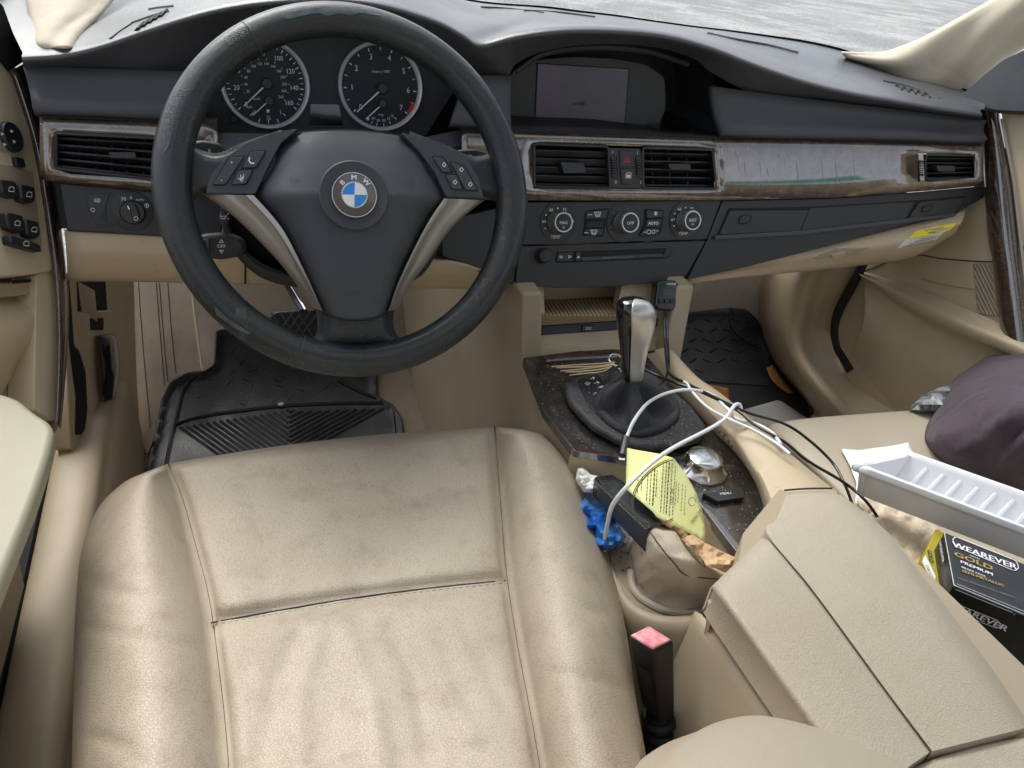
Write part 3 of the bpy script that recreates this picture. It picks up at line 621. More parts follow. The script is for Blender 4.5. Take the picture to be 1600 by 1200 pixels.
# radio: volume knob, buttons, slot
kn = MB().lathe(PX(847, 400, pl=SP), SP[1], [(.0105, 0), (.0095, .012), (.0085, .0138), (.007, .0142)], 28).obj('volume_knob', M['knobblack'], rad, smooth=True, sharp=50)
MB().prism(circ(850, 399, 12, 24), SP, .003, h=.0005).obj('knob_well', M['void'], rad)
sl = panel('disc_slot', [(871, 393), (1052, 386), (1047, 401), (1040, 404), (868, 411)], SP, .003, M['void'], rad, 3, .0004, h=.0008)
panel('slot_tray', [(908, 402), (1034, 396), (1038, 401), (909, 407.5)], SP, .004, M['slat'], rad, 1, .0006, h=.0025)
panel('slot_frame', [(872, 391.5), (1053, 385), (1052, 387), (872, 393.5)], SP, .002, M['slat'], rad, .5, .0004, h=.0022)
panel('slot_end', [(1041, 388), (1051, 388), (1046, 400), (1036, 402)], SP, .003, M['stack'], rad, 1, .0004, h=.002)
for pts in ([(872, 395), (896, 394), (894, 408), (870, 408)], [(901, 394), (908, 394), (908, 407), (899, 407.5)]): panel('button', pts, SP, .004, M['knobblack'], rad, 1, .0006, h=.003)
mb = MB(); stroke(mb, [(874, 401.5), (878, 399.5), (878, 403.5)], SP, .8, .0036, True); stroke(mb, [(888.5, 399), (892.5, 401), (888.5, 403)], SP, .8, .0036, True); mb.prism([(901.5, 403), (903.7, 399.5), (906, 403)], off(SP, .0036), .0002); mb.obj('symbols', M['white'], rad)
mb = MB(); txt(mb, 'COMPACT DISC DIGITAL AUDIO', 965, 402.8, 2.6, SP, 2, .0031); mb.obj('lettering', M['dimprint'], rad)
# passenger side lower dash
pb = panel('lower_dash_panel', [(1129, 314), (1300, 310), (1450, 299), (1536, 291), (1538, 308), (1500, 330), (1400, 355), (1250, 396), (1150, 421), (1074, 437), (1105, 376)], STP, .02, M['stack'], dash, 3, .003)
gr = panel('storage_recess', [(1139, 325), (1268, 323), (1432, 313), (1512, 306), (1494, 336), (1420, 344), (1250, 365), (1118, 374)], SP, .004, M['void'], pb, 3, .0004, h=.0008)
panel('ledge', [(1118, 368), (1250, 360.5), (1420, 341), (1494, 333), (1492, 338), (1420, 347), (1250, 367), (1117, 374)], SP, .004, M['panel'], pb, 1, .001, h=.005)
dr = panel('storage_drawer', [(1141, 329), (1265, 328), (1250, 361), (1124, 367)], SP, .006, M['stack'], pb, 3, .0014, h=.004)
panel('storage_flap', [(1266, 325), (1430, 315), (1416, 341), (1251, 360.5)], SP, .006, M['stack'], pb, 2, .0008, h=.0022)
dr2 = panel('storage_drawer', [(1437, 316), (1510, 309), (1492, 333), (1420, 340.5)], SP, .006, M['stack'], pb, 2, .0010, h=.0036)
for p, pts in ((dr, [(1156, 339), (1164, 336.5), (1174, 337), (1172, 346), (1164, 350), (1155, 348)]), (dr2, [(1443, 324), (1451, 321), (1457, 321.5), (1453, 328), (1446, 331), (1441, 331)])):
    panel('drawer_catch', pts, SP, .003, M['knobblack'], p, 3, .0012, h=.0062)
    MB().tube([PX(a, b, pl=off(SP, .0055)) for a, b in pts + pts[:1]], .0007, 5, 1).obj('catch_gap', M['void'], p)
# glovebox
top = [PX(a, b, pl=off(STP, -.010)) for a, b in ((1070, 434), (1150, 419), (1250, 394), (1340, 369), (1420, 349), (1510, 325))]
mid = [PX(a, b, y=yy) for a, b, yy in ((1071, 437, .935), (1150, 424, .93), (1250, 408, .92), (1340, 392, .91), (1420, 378, .905), (1500, 350, .905))]
bot = [PX(a, b, y=.94) for a, b in ((1071, 439), (1150, 431), (1250, 423), (1340, 414), (1420, 402), (1480, 366))]
gb = MB().grid(loft([top, mid, bot, [p + V((0, .12, .01)) for p in bot]], 6, 5)).obj('glovebox', M['beige'], dash, smooth='all', thick=.01); GB = bvh(gb)
def patch(name, pts, tree, m, parent, lift=.0012, thick=.001, sub=1, bev=.0004, **k):
    f = [hit(a, b, tree, lift) for a, b in pts]; c = sum(f, V()) / len(f); n = V()
    for a, b in zip(f, f[1:] + f[:1]): n += (a - c).cross(b - c)
    n.normalize(); n = n if n.dot(c) < 0 else -n
    mb = MB(); N = len(f); bk = [q - n * thick for q in f]
    mb.add(f + bk + [c, c - n * thick], [(i, (i + 1) % N, 2 * N) for i in range(N)] + [((i + 1) % N + N, i + N, 2 * N + 1) for i in range(N)] + [(i, N + i, N + (i + 1) % N, (i + 1) % N) for i in range(N)])
    return mb.obj(name, m, parent, bevel=bev, **k)
patch('glovebox_handle', [(1283, 398), (1308, 389), (1358, 387), (1340, 398), (1310, 402), (1270, 405)], GB, M['beige2'], dash, .003, .004)
patch('handle_lip', [(1300, 399), (1322, 394), (1320, 400), (1303, 405)], GB, M['beige'], dash, .007, .004)
s1 = patch('warning_sticker', [(1430, 361), (1460, 354), (1496, 348), (1484, 359), (1466, 366), (1419, 373)], GB, M['sticky'], dash, .0030, .0006)
patch('sticker_text_area', [(1416, 374), (1440, 371), (1466, 367), (1478, 360.5), (1462, 375), (1402, 388)], GB, M['napkin'], dash, .0030, .0006)
mb = MB()
spn = plane3(hit(1430, 362, GB, .004), hit(1484, 352, GB, .004), hit(1420, 384, GB, .004))
txt(mb, 'This vehicle is equipped with', 1460, 357.5, 3.2, spn, 10, .001, .62); txt(mb, 'Advanced Air Bags', 1450, 364, 3.0, spn, 9, .001, .8)
for k in range(4): stroke(mb, [(1419 - k * 3, 376 + k * 3), (1465 - k * 3, 370 + k * 2.7)], spn, .6, .001)
mb.obj('sticker_lettering', M['ticketink'], s1)
# driver side lower dash
lp = panel('light_switch_panel', [(92, 285), (250, 299), (330, 303), (350, 330), (345, 375), (245, 369), (104, 361)], STP, .03, M['stack'], dash, 4, .002)
sw = MB().lathe(PX(207, 330, pl=SP), SP[1], [(.0225, 0), (.0225, .001), (.0215, .0015), (.002, .0008)], 40).obj('light_dial', M['knobblack'], lp, smooth=True, sharp=30)
kb = MB().lathe(PX(208, 332, pl=SP), SP[1], [(.0140, 0), (.0135, .009), (.012, .011)], 30).obj('light_knob', M['knobblack'], sw, smooth=True, sharp=50)
MB().slab([PX(a, b, pl=off(SP, .017)) for a, b in rnd([(199, 316), (211, 318), (219, 338), (214, 345), (206, 342)], 4)], -SP[1] * .008).obj('grip_bar', M['knobblack'], sw, bevel=.0015)
panel('switch_block', [(137, 304), (171, 303), (165, 321), (166, 345), (181, 354), (148, 350), (136, 320)], SP, .003, M['knobblack'], lp, 3, .0006, h=.0014)
wh = MB()
for k in range(8): wh.prism([(153.5, 329 + k * 2.1), (162, 329 + k * 2.1), (162.5, 330.3 + k * 2.1), (154, 330.3 + k * 2.1)], off(SP, .004), .003)
wh.obj('thumbwheel', M['slat'], lp)
mb = MB(); kp = off(SP, .002)
stroke(mb, circ(153, 313.3, 3, 12, a0=-90, a1=90), kp, 1, .0012); stroke(mb, [(153, 310.3), (153, 316.3)], kp, 1, .0012)
for d in (0, 2, 4): stroke(mb, [(147, 311 + d), (151, 311 + d)], kp, .7, .0012)
stroke(mb, circ(145, 328, 3, 10), kp, .8, .0012, True); txt(mb, '0', 204.5, 309, 5, kp); stroke(mb, circ(229, 321.5, 3.2, 12, a0=-90, a1=90), kp, 1, .0012); stroke(mb, [(229, 318.3), (229, 324.7)], kp, 1, .0012)
for d in (0, 2, 4): stroke(mb, [(225.5, 319 + d), (228, 319 + d)], kp, .7, .0012)
txt(mb, '30', 193, 311, 5.5, kp); txt(mb, 'AUTO', 218.5, 312.5, 3, kp); stroke(mb, [(199.5, 322), (202, 327)], off(SP, .0175), 2, .0005); stroke(mb, circ(212.5, 341.5, 3, 10), off(SP, .0172), .8, .0005, True)
mb.obj('symbols', M['white'], lp)
top = [PX(a, b, pl=off(STP, -.003)) for a, b in ((100, 358), (245, 366), (345, 370), (400, 400), (560, 420), (700, 410), (760, 425))]
mid = [PX(a, b, y=.925) for a, b in ((104, 400), (245, 405), (345, 408), (400, 420), (560, 438), (700, 436), (768, 442))]
bot = [PX(a, b, y=.95) for a, b in ((107, 438), (245, 441), (345, 444), (400, 444), (560, 446), (700, 449), (770, 446))]
MB().grid(loft([top, mid, bot, [p + V((0, .10, .01)) for p in bot]], 6, 5)).obj('knee_panel', M['beige'], dash, smooth='all', thick=.01)
MB().tube([PX(384, 405, y=.905), PX(383, 443, y=.935)], .0012, 6, 1).obj('joint', M['seam'], dash)
# ------------------------------------------------------------------ steering column and stalks
colm = thing('steering_column', 'black steering column cover with stalks behind the wheel', 'steering column', (.14, .95, -.36))
ca = V((0, math.cos(.5225), -math.sin(.5225))) ; ca = V((0, .866, -.5))
c0 = V((.1396, .7834, -.2778))
prof = [(.078, .045), (.085, .06), (.088, .12), (.080, .20)]
mb = MB().lathe(c0 + V((0, .0, -.010)), ca, prof, 36, xdir=(1, 0, 0)); mb.obj('column_cover', M['stack'], colm, smooth=True)
cu = [PX(a, b, y=.86) for a, b in ((345, 330), (352, 372), (385, 415), (430, 440), (520, 452), (600, 447), (655, 428), (685, 375), (690, 335))]
r2 = [p + V((0, .10, .02)) for p in cu]; MB().grid(loft([[p + V((0, -.02, .02)) for p in cu], cu, r2], 3, 4)).obj('lower_shroud', M['stack'], colm, smooth='all', thick=.006)
MB().slab([PX(a, b, y=.88) for a, b in ((350, 300), (352, 360), (385, 405), (430, 425), (600, 430), (655, 410), (685, 365), (690, 310))], V((0, .08, 0))).obj('shroud_face', M['void'], colm)
STK = plane((.0, .83, -.36), (0, -1, .45))
st = MB().prism([(298, 372), (320, 364), (355, 362), (378, 369), (388, 385), (378, 400), (345, 406), (310, 400), (296, 390)], STK, .022, 8, 5).obj('wiper_stalk', M['stack'], colm, bevel=.006, seg=3)
panel('stalk_button', [(302, 375), (327, 374), (327, 397), (305, 398)], STK, .003, M['glossblk'], st, 2, .0006, h=.002)
mb = MB(); txt(mb, 'OFF', 346, 385, 5, STK, 0, .001); stroke(mb, [(343, 379), (346, 374.5), (349, 379)], STK, .9, .001, True); stroke(mb, [(343, 391), (349, 391), (346, 395.5)], STK, .9, .001, True); stroke(mb, circ(309, 386, 4, 14, a0=-90, a1=90), STK, 1.2, .0026); mb.obj('lettering', M['white'], st)
s2 = MB().prism([(297, 222), (318, 219), (345, 224), (355, 236), (345, 243), (297, 241)], plane((0, .86, -.25), (0, -1, .3)), .02, 6, 4).obj('indicator_stalk', M['stack'], colm, bevel=.004)
mb = MB(); txt(mb, 'R', 327.5, 236, 5, plane((0, .86, -.25), (0, -1, .3)), 0, .001); mb.obj('lettering', M['white'], s2)
s3 = MB().prism([(705, 240), (720, 234), (745, 233), (768, 240), (770, 250), (740, 252), (712, 250)], plane((.3, .86, -.24), (0, -1, .3)), .02, 5, 4).obj('wash_stalk', M['stack'], colm, bevel=.004)
panel('stalk_button', [(743, 240), (766, 242), (766, 250), (746, 250)], plane((.3, .86, -.24), (0, -1, .3)), .003, M['glossblk'], s3, 2, .0005, h=.0015)
mb = MB(); txt(mb, '=', 734.5, 244, 7, plane((.3, .86, -.24), (0, -1, .3)), 0, .001, bold=True); mb.obj('lettering', M['white'], s3)
aj = MB().prism([(342, 334), (348, 328), (356, 331), (360, 340), (357, 350), (352, 351), (343, 346)], off(STK, .005), .02, 3, 4).obj('column_adjuster', M['stack'], colm, bevel=.003)
mb = MB(); stroke(mb, circ(349, 338, 4.2, 16), off(STK, .005), .9, .001, True); stroke(mb, [(345, 338), (353, 338)], off(STK, .005), .9, .001); mb.prism(circ(356, 334.5, 1, 6), off(STK, .0062), .0003); mb.prism(circ(356, 342, 1, 6), off(STK, .0062), .0003); mb.obj('symbols', M['white'], aj)
# ------------------------------------------------------------------ steering wheel
sw = thing('steering_wheel', 'worn black leather steering wheel with blue and white roundel', 'steering wheel', c0)
WN = V((0, -.866, .4995)).normalized(); e1 = V((1, 0, 0)); e2 = V((0, .4995, .866)).normalized()
WP = (c0, WN)
R0 = .1752; mb = MB(); NA, NB = 128, 20; vs = []; fs = []
for i in range(NA):
    a = 2 * math.pi * i / NA; d = e1 * math.cos(a) + e2 * math.sin(a)
    g_ = 1 + .05 * math.exp(-((math.degrees(a) - 180 + 10) / 22) ** 2) + .05 * math.exp(-((math.degrees(a) - 350) / 22) ** 2)
    for j in range(NB):
        b = 2 * math.pi * j / NB; vs.append(c0 + d * (R0 + .0173 * g_ * math.cos(b)) + WN * .0165 * g_ * math.sin(b))
for i in range(NA):
    for j in range(NB): fs.append((i * NB + j, ((i + 1) % NA) * NB + j, ((i + 1) % NA) * NB + (j + 1) % NB, i * NB + (j + 1) % NB))
rim = mb.add(vs, fs).obj('rim', M['wheel'], sw, smooth='all')
for a in (247, 296, 121):      # leather joins across the rim
    th = math.radians(a); d = e1 * math.cos(th) + e2 * math.sin(th)
    MB().tube([c0 + d * (R0 + .0176 * math.cos(b)) + WN * .0168 * math.sin(b) for b in [math.pi * k / 8 for k in range(0, 9)]], .00045, 5, 1).obj('rim_seam', M['panel'], rim)
def bulge(name, L_, Rr, hs, m, parent, edge=-.012, nu=16, pw=4, thick=.0, sub=4):
    """surface between a left and a right traced edge (same count), hs = crown height per row"""
    L2 = cat([V((a[0], a[1], 0)) for a in L_], sub); R2 = cat([V((a[0], a[1], 0)) for a in Rr], sub); H = cat([V((h, 0, 0)) for h in hs], sub)
    rows = []
    for l, r, h in zip(L2, R2, H):
        row = []
        for i in range(nu + 1):
            t = i / nu; q = l.lerp(r, t); k = 1 - abs(2 * t - 1) ** pw
            row.append(PX(q.x, q.y, pl=off(WP, edge + (h.x - edge) * k)))
        rows.append(row)
    return MB().grid(rows).obj(name, m, parent, smooth='all', thick=thick)
# leather covered spokes
bulge('spoke', [(290, 222), (318, 236), (345, 238), (380, 222), (440, 203)], [(300, 318), (312, 306), (330, 304), (372, 300), (420, 300)], [-.002, .000, .004, .008, .010], M['wheel'], sw, -.014, 14, 6)
bulge('spoke', [(640, 205), (700, 228), (735, 243), (765, 240), (790, 225)], [(660, 300), (705, 302), (745, 306), (768, 312), (783, 322)], [.010, .008, .004, .000, -.002], M['wheel'], sw, -.014, 14, 6)
bulge('spoke', [(478, 440), (494, 487), (495, 520), (482, 536), (450, 545)], [(632, 440), (616, 486), (617, 516), (630, 530), (664, 534)], [.004, .006, .004, .000, -.004], M['wheel'], sw, -.014, 16, 6)
# spoke lower leather + bridges to the rim
# button pods
def pod(pts, hh, m, d=.02, r=4, bev=.003, nm='button_pod'): return MB().prism(pts, off(WP, hh), d, r, 4).obj(nm, m, sw, bevel=bev, seg=3)
pL = pod([(321, 301), (331, 272), (356, 243), (388, 222), (430, 206), (466, 201), (438, 224), (417, 264), (399, 303)], .016, M['hub'])
pR = pod([(626, 207), (664, 214), (700, 230), (731, 251), (747, 278), (756, 309), (697, 307), (680, 270), (655, 236)], .016, M['hub'])
BP = off(WP, .016)
for pts in ([(360, 246), (381, 244.5), (352, 288), (333, 288)], [(392, 237), (415, 235.5), (400, 261), (378, 262)], [(372, 267), (395, 265.5), (384, 287), (362, 288)]): panel('button', pts, BP, .005, M['hub'], pL, 3, .001, h=.0024); 
for pts in ([(676, 244.5), (692, 246), (706, 269), (691, 268.5)], [(696.5, 273), (714, 273.5), (723, 296), (707, 295.5)], [(704, 253), (725, 260), (746, 297), (728, 297)]): panel('button', pts, BP, .005, M['hub'], pR, 3, .001, h=.0024)
for pd, lst in ((pL, ([(358, 245), (383, 243), (353, 290), (331, 290)], [(391, 235.5), (418, 234), (402, 263), (376, 264)], [(371, 265.5), (398, 264), (386, 289), (360, 290)])), (pR, ([(674, 243), (693, 244), (709, 270.5), (690, 270.5)], [(695, 271.5), (715, 272), (725.5, 297.5), (706, 297)], [(702, 251), (726, 258), (749, 298.5), (727, 298.5)]))):
    for pts in lst: MB().prism(pts, off(BP, .0005), .0005, 3).obj('button_gap', M['void'], pd)
mb = MB(); kp = off(BP, .0024)
txt(mb, '+', 362, 254, 5, kp); txt(mb, '-', 346, 281, 6, kp); stroke(mb, [(390, 246), (389, 251), (392, 255), (397, 255)], kp, 2); stroke(mb, [(372, 278), (376, 281), (381, 275)], kp, 1.2); stroke(mb, [(376, 273), (377, 284)], kp, 1); stroke(mb, [(381, 272), (379, 283)], kp, .8)
mb.obj('symbols', M['white'], pL); mb = MB()
for cx, cy in ((694, 257.5), (711, 284.5), (721, 265), (735, 288)): stroke(mb, [(cx - 3, cy), (cx, cy - 3.5), (cx + 3, cy), (cx, cy + 3.5)], kp, 1, .0005, True)
mb.obj('symbols', M['white'], pR)
# silver blades
def blade(outer, inner, nm='silver_spoke'):
    o2 = cat([V((a[0], a[1], 0)) for a in outer], 5); i2 = cat([V((a[0], a[1], 0)) for a in inner], 5); rows = []
    for a, b in zip(o2, i2):
        rows.append([PX(a.x, a.y, pl=off(WP, -.012)), PX(a.x, a.y, pl=off(WP, .001)), PX(*(a.lerp(b, .12).to_2d()), pl=off(WP, .0055)), PX(*(a.lerp(b, .5).to_2d()), pl=off(WP, .009)), PX(*(a.lerp(b, .8).to_2d()), pl=off(WP, .013)), PX(*(a.lerp(b, .84).to_2d()), pl=off(WP, .0155)), PX(b.x, b.y, pl=off(WP, .017)), PX(b.x, b.y, pl=off(WP, .0))])
    return MB().grid(rows).obj(nm, M['silver'], sw, smooth=True, sharp=50)
blade([(319, 304), (345, 323), (374, 346), (411, 383), (438, 412), (460, 440), (489, 481)], [(396, 305), (420, 331), (440, 356), (455, 382), (473, 418), (487, 448), (504, 486)])
blade([(757, 313), (737, 328), (710, 352), (690, 377), (668, 410), (645, 440), (621, 483)], [(694, 310), (676, 336), (662, 360), (650, 383), (634, 416), (620, 448), (607, 486)])
# airbag cover
Lp = [(471, 207), (440, 228), (418, 266), (401, 303), (425, 335), (452, 378), (470, 415), (481, 440), (494, 468), (506, 489)]
Rp = [(624, 212), (660, 238), (679, 272), (695, 308), (676, 333), (661, 360), (645, 392), (632, 418), (617, 462), (606, 489)]
hs_ = [.014, .024, .033, .040, .036, .033, .030, .028, .024, .020]
L2 = cat([V((a[0], a[1], 0)) for a in Lp], 5); R2 = cat([V((a[0], a[1], 0)) for a in Rp], 5); H = []
for k in range(len(hs_) - 1):
    for j in range(5): H.append(hs_[k] + (hs_[k + 1] - hs_[k]) * j / 5)
H.append(hs_[-1]); rows = []; nrow = len(L2)
for j, (l, r, h) in enumerate(zip(L2, R2, H)):
    row = []; t0 = j / (nrow - 1)
    for i in range(33):
        t = i / 32; q = l.lerp(r, t); k = 1 - abs(2 * t - 1) ** 5
        sag = 0
        if t0 < .12: sag = -6 * (1 - t0 / .12) * (1 - (2 * t - 1) ** 2)       # arched upper edge
        if t0 > .9: sag = 11 * ((t0 - .9) / .1) * (1 - (2 * t - 1) ** 2)
        hh = .004 + (h - .004) * k
        q = V((q.x, q.y + sag, 0)); p = PX(q.x, q.y, pl=off(WP, hh))
        # dish round the emblem
        dd = math.hypot(q.x - 553, q.y - 305.5) / 54
        row.append(p)
    rows.append(row)
edge0 = [p - WN * .016 for p in rows[0]]; edge1 = [p - WN * .016 for p in rows[-1]]
ab = MB().grid([edge0, [p + V((0, 0, 0)) for p in rows[0]]] + rows[1:] + [edge1])
# side skirts
ab_o = ab.obj('airbag_cover', M['hub'], sw, smooth=True, sharp=60)
mb = MB(); mb.tube([r[0] + WN * .0005 for r in rows][::3], .0013, 6, 3); mb.tube([r[-1] + WN * .0005 for r in rows][::3], .0013, 6, 3); mb.tube([p + WN * .000 for p in rows[-1]][::2], .0013, 6, 2); mb.tube([p - WN * .001 for p in rows[0]][::2], .0013, 6, 2)
mb.obj('cover_gap', M['void'], ab_o)
AB = bvh(ab_o)
# emblem
ec = hit(553, 305.5, AB); en = (WN + V((0, 0, .0))).normalized(); s0 = abs((CM.transposed() @ ec).z) / 1200
EP = (ec + en * .002, en)
MB().lathe(ec + en * .001, en, [(54 * s0, -.004), (54 * s0, .0000), (52 * s0, .0012), (38 * s0, -.001), (36 * s0, -.0015), (.001, -.0015)], 56, cap=False).obj('emblem_dish', M['hub'], sw, smooth=True, sharp=25)
em = MB().lathe(EP[0], en, [(35.5 * s0, -.002), (35.5 * s0, .0012), (34.6 * s0, .0022), (33.4 * s0, .0022), (32.8 * s0, .0014), (20.8 * s0, .0020), (20.3 * s0, .0026), (19.4 * s0, .0026), (19.2 * s0, .0022), (.0005, .0024)], 56, cap=False).obj('emblem', M['chrome'], sw, smooth=True, sharp=25)
ep = off(EP, .0024)
MB().lathe(EP[0] + en * .0012, en, [(32.8 * s0, 0), (32.8 * s0, .0006), (20.8 * s0, .0012), (20.8 * s0, 0)], 56, cap=False).obj('emblem_band', mat('emblem_grey', (.17, .155, .155), .15, metal=.5, coat=.8), em)
cc = CM.transposed() @ ep[0]; ex, ey = 800 + 1200 * cc.x / -cc.z, 600 - 1200 * cc.y / -cc.z
for a0, m_ in ((92, 'blue'), (272, 'blue'), (2, 'white'), (182, 'white')):
    MB().prism([(ex, ey)] + [(ex + 19 * math.cos(math.radians(a0 - 3 + k * 7.5)), ey - 19 * math.sin(math.radians(a0 - 3 + k * 7.5))) for k in range(13)], off(ep, .0008), .0006).obj('emblem_quarter', M[m_], em)
mb = MB()
for t, a in (('B', 135), ('M', 92), ('W', 47)): txt(mb, t, ex + 26.8 * math.cos(math.radians(a)), ey - 26.8 * math.sin(math.radians(a)), 7.5, ep, a - 90 - 3, .0004, 1.1, bold=True)
mb.obj('lettering', M['white'], em)
mb = MB()
hp = plane3(hit(460, 282, AB, .0006), hit(480, 282, AB, .0006), hit(470, 292, AB, .0006)); hq = plane3(hit(635, 285, AB, .0006), hit(655, 285, AB, .0006), hit(645, 292, AB, .0006))
stroke(mb, [(454, 277), (454, 283), (462, 284), (467, 280), (462, 277), (454, 278)], hp, 1, .0008); stroke(mb, [(636, 281), (646, 281), (646, 287), (640, 288), (636, 285)], hq, 1, .0008, True); mb.obj('horn_marks', M['slat'], ab_o)
mb = MB(); hp = plane3(hit(530, 460, AB, .0006), hit(580, 460, AB, .0006), hit(555, 470, AB, .0006)); txt(mb, 'AIRBAG', 557, 461, 8, hp, 0, .0006); mb.obj('airbag_lettering', M['panel'], ab_o)
from mathutils.geometry import delaunay_2d_cdt, intersect_point_line
def inside(p, poly):
    c = False; j = len(poly) - 1
    for i in range(len(poly)):
        a, b = poly[i], poly[j]
        if (a[1] > p[1]) != (b[1] > p[1]) and p[0] < (b[0] - a[0]) * (p[1] - a[1]) / (b[1] - a[1]) + a[0]: c = not c
        j = i
    return c
def drape(poly, fn, step=8, r=0):
    """fills a traced outline with a fine sheet; fn(px, py, distance to the edge in pixels) -> place"""
    poly = [(p[0], p[1]) for p in (rnd(poly, r, 4) if r else poly)]; pts = []
    for a, b in zip(poly, poly[1:] + poly[:1]):
        n = max(1, int(math.hypot(b[0] - a[0], b[1] - a[1]) / step))
        pts += [V((a[0] + (b[0] - a[0]) * k / n, a[1] + (b[1] - a[1]) * k / n)) for k in range(n)]
    N = len(pts); x0, x1 = min(p.x for p in pts), max(p.x for p in pts); y0, y1 = min(p.y for p in pts), max(p.y for p in pts)
    def edist(x, y): return min((intersect_point_line(V((x, y, 0)), V((*a, 0)), V((*b, 0)))) and segd(x, y, a, b) for a, b in zip(poly, poly[1:] + poly[:1]))
    y = y0 + step / 2; k = 0
    while y < y1:
        x = x0 + step / 2 + (step / 2 if k % 2 else 0)
        while x < x1:
            if inside((x, y), poly) and edist(x, y) > step * .45: pts.append(V((x, y)))
            x += step
        y += step * .87; k += 1
    co, _, fs, *_r = delaunay_2d_cdt(pts, [(i, (i + 1) % N) for i in range(N)], [], 1, 1e-4)
    return MB().add([fn(c.x, c.y, edist(c.x, c.y)) for c in co], [list(f) for f in fs])
def segd(x, y, a, b):
    dx, dy = b[0] - a[0], b[1] - a[1]; L = dx * dx + dy * dy
    t = 0 if L == 0 else max(0, min(1, ((x - a[0]) * dx + (y - a[1]) * dy) / L)); return math.hypot(x - a[0] - t * dx, y - a[1] - t * dy)
def nz(x, y, s, seed=0):
    from mathutils import noise
    return noise.noise(V((x * s, y * s, seed * 7.3)))
# ------------------------------------------------------------------ centre console
con = thing('centre_console', 'beige centre console with dusty wood plate and padded two-part armrest between the seats', 'console', (.5, .5, -.9))
PLT = plane((.5, .84, -.537), (0, -.03, 1)); BZP = plane((.5, .905, -.452), (0, -1, .62))
body = MB()
body.slab([V((.385, 1.60, -.43)), V((.385, .872, -.45)), V((.388, .845, -.552)), V((.385, .66, -.556)), V((.37, .62, -.63)), V((.365, .62, -.95)), V((.345, 1.60, -.95))], V((.03, 0, 0)))
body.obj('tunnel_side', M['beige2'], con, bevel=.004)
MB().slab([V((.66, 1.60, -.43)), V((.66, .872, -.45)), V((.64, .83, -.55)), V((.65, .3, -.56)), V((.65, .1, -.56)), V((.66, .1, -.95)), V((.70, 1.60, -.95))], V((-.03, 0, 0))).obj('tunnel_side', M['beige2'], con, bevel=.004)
# front bezel under the radio
BZP = off(BZP, -.016)
panel('bezel_post', [(806, 436), (849, 436), (852, 497), (813, 506), (808, 480)], BZP, .02, M['beige'], con, 0, .001)
panel('bezel_post', [(974, 430), (1078, 424), (1056, 500), (1049, 510), (962, 497), (966, 480)], BZP, .02, M['beige'], con, 0, .001)
panel('bezel_front', [(811, 500), (852, 494.5), (962, 489), (1051, 484), (1038, 541), (815, 558)], BZP, .02, M['beige'], con, 0, .001, h=.0006)
MB().prism([(815, 541), (1036, 528), (1036, 548), (817, 564)], off(BZP, .004), .012).obj('bezel_foot', M['beige'], con, bevel=.002)
tb = [PX(852, 493, pl=off(BZP, -.004)), PX(964, 488, pl=off(BZP, -.004)), PX(975, 458, y=.97), PX(846, 468, y=.97)]
tr = MB().slab([PX(843, 498, y=.875), PX(975, 490, y=.875), PX(984, 462, y=.97), PX(838, 470, y=.97)], V((0, 0, -.01))).obj('tray_mat', M['matbase'], con)
TR = bvh(tr)
for k in range(26):
    x = 834 + k * 6.2; a = hit(x, 470, TR, .001, -.5); b = hit(x + 15, 493, TR, .001, -.5)
    if b.z > -.56 and x + 15 < 972: MB().tube([a, b], .0017, 5, 1).obj('mat_rib', M['rib'], con)
MB().slab([PX(840, 430, y=.972), PX(990, 426, y=.972), PX(990, 472, y=.972), PX(836, 478, y=.972)], V((0, .01, 0))).obj('tray_back', M['beige'], con)
MB().slab([PX(975, 438, y=.92), PX(960, 492, y=.88), PX(972, 468, y=.97), PX(984, 436, y=.97)], V((.006, 0, 0))).obj('tray_side', M['beige'], con)
stp = panel('switch_strip', [(826, 510), (1028, 497), (1031, 511), (827, 525)], BZP, .006, M['knobblack'], con, 2, .001, h=.003)
for pts in ([(830, 513), (852, 511.5), (852, 522.5), (831, 524)], [(909, 508.5), (930, 507), (930, 518), (910, 519)], [(1024, 497.5), (1031, 497), (1033, 509.5), (1026, 510)]): panel('switch', pts, BZP, .006, M['stack'], stp, 2, .001, h=.0052)
mb = MB(); txt(mb, 'DSC', 920, 513.5, 4, BZP, 3, .006); txt(mb, 'P', 840, 518, 4, BZP, 3, .006); mb.obj('lettering', M['white'], stp)
# wood plate
plate_px = [(817, 559), (895, 549), (960, 545), (1008, 552), (1067, 622), (1105, 665), (1142, 702), (1162, 727), (1192, 782), (1200, 817), (1192, 838), (1157, 868), (1100, 797), (1060, 738), (985, 712), (893, 699), (850, 642)]
wp = panel('wood_plate', plate_px, PLT, .012, M['wood_c'], con, 3, .0025)
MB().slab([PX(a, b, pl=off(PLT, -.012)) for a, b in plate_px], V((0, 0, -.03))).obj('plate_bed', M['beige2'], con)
MB().prism([(848, 554), (905, 547), (960, 549), (966, 556), (900, 560), (856, 564)], PLT, .01, 3, h=.006).obj('wood_lip', M['wood_d'], con, bevel=.003)
MB().prism([(893, 697), (985, 711), (984, 717), (897, 704)], PLT, .01, 2, h=.003).obj('wood_lip', M['wood_d'], con, bevel=.002)
MB().prism([(1098, 792), (1108, 796), (1163, 862), (1157, 870)], PLT, .012, 2, h=.003).obj('wood_lip', M['wood_d'], con, bevel=.002)
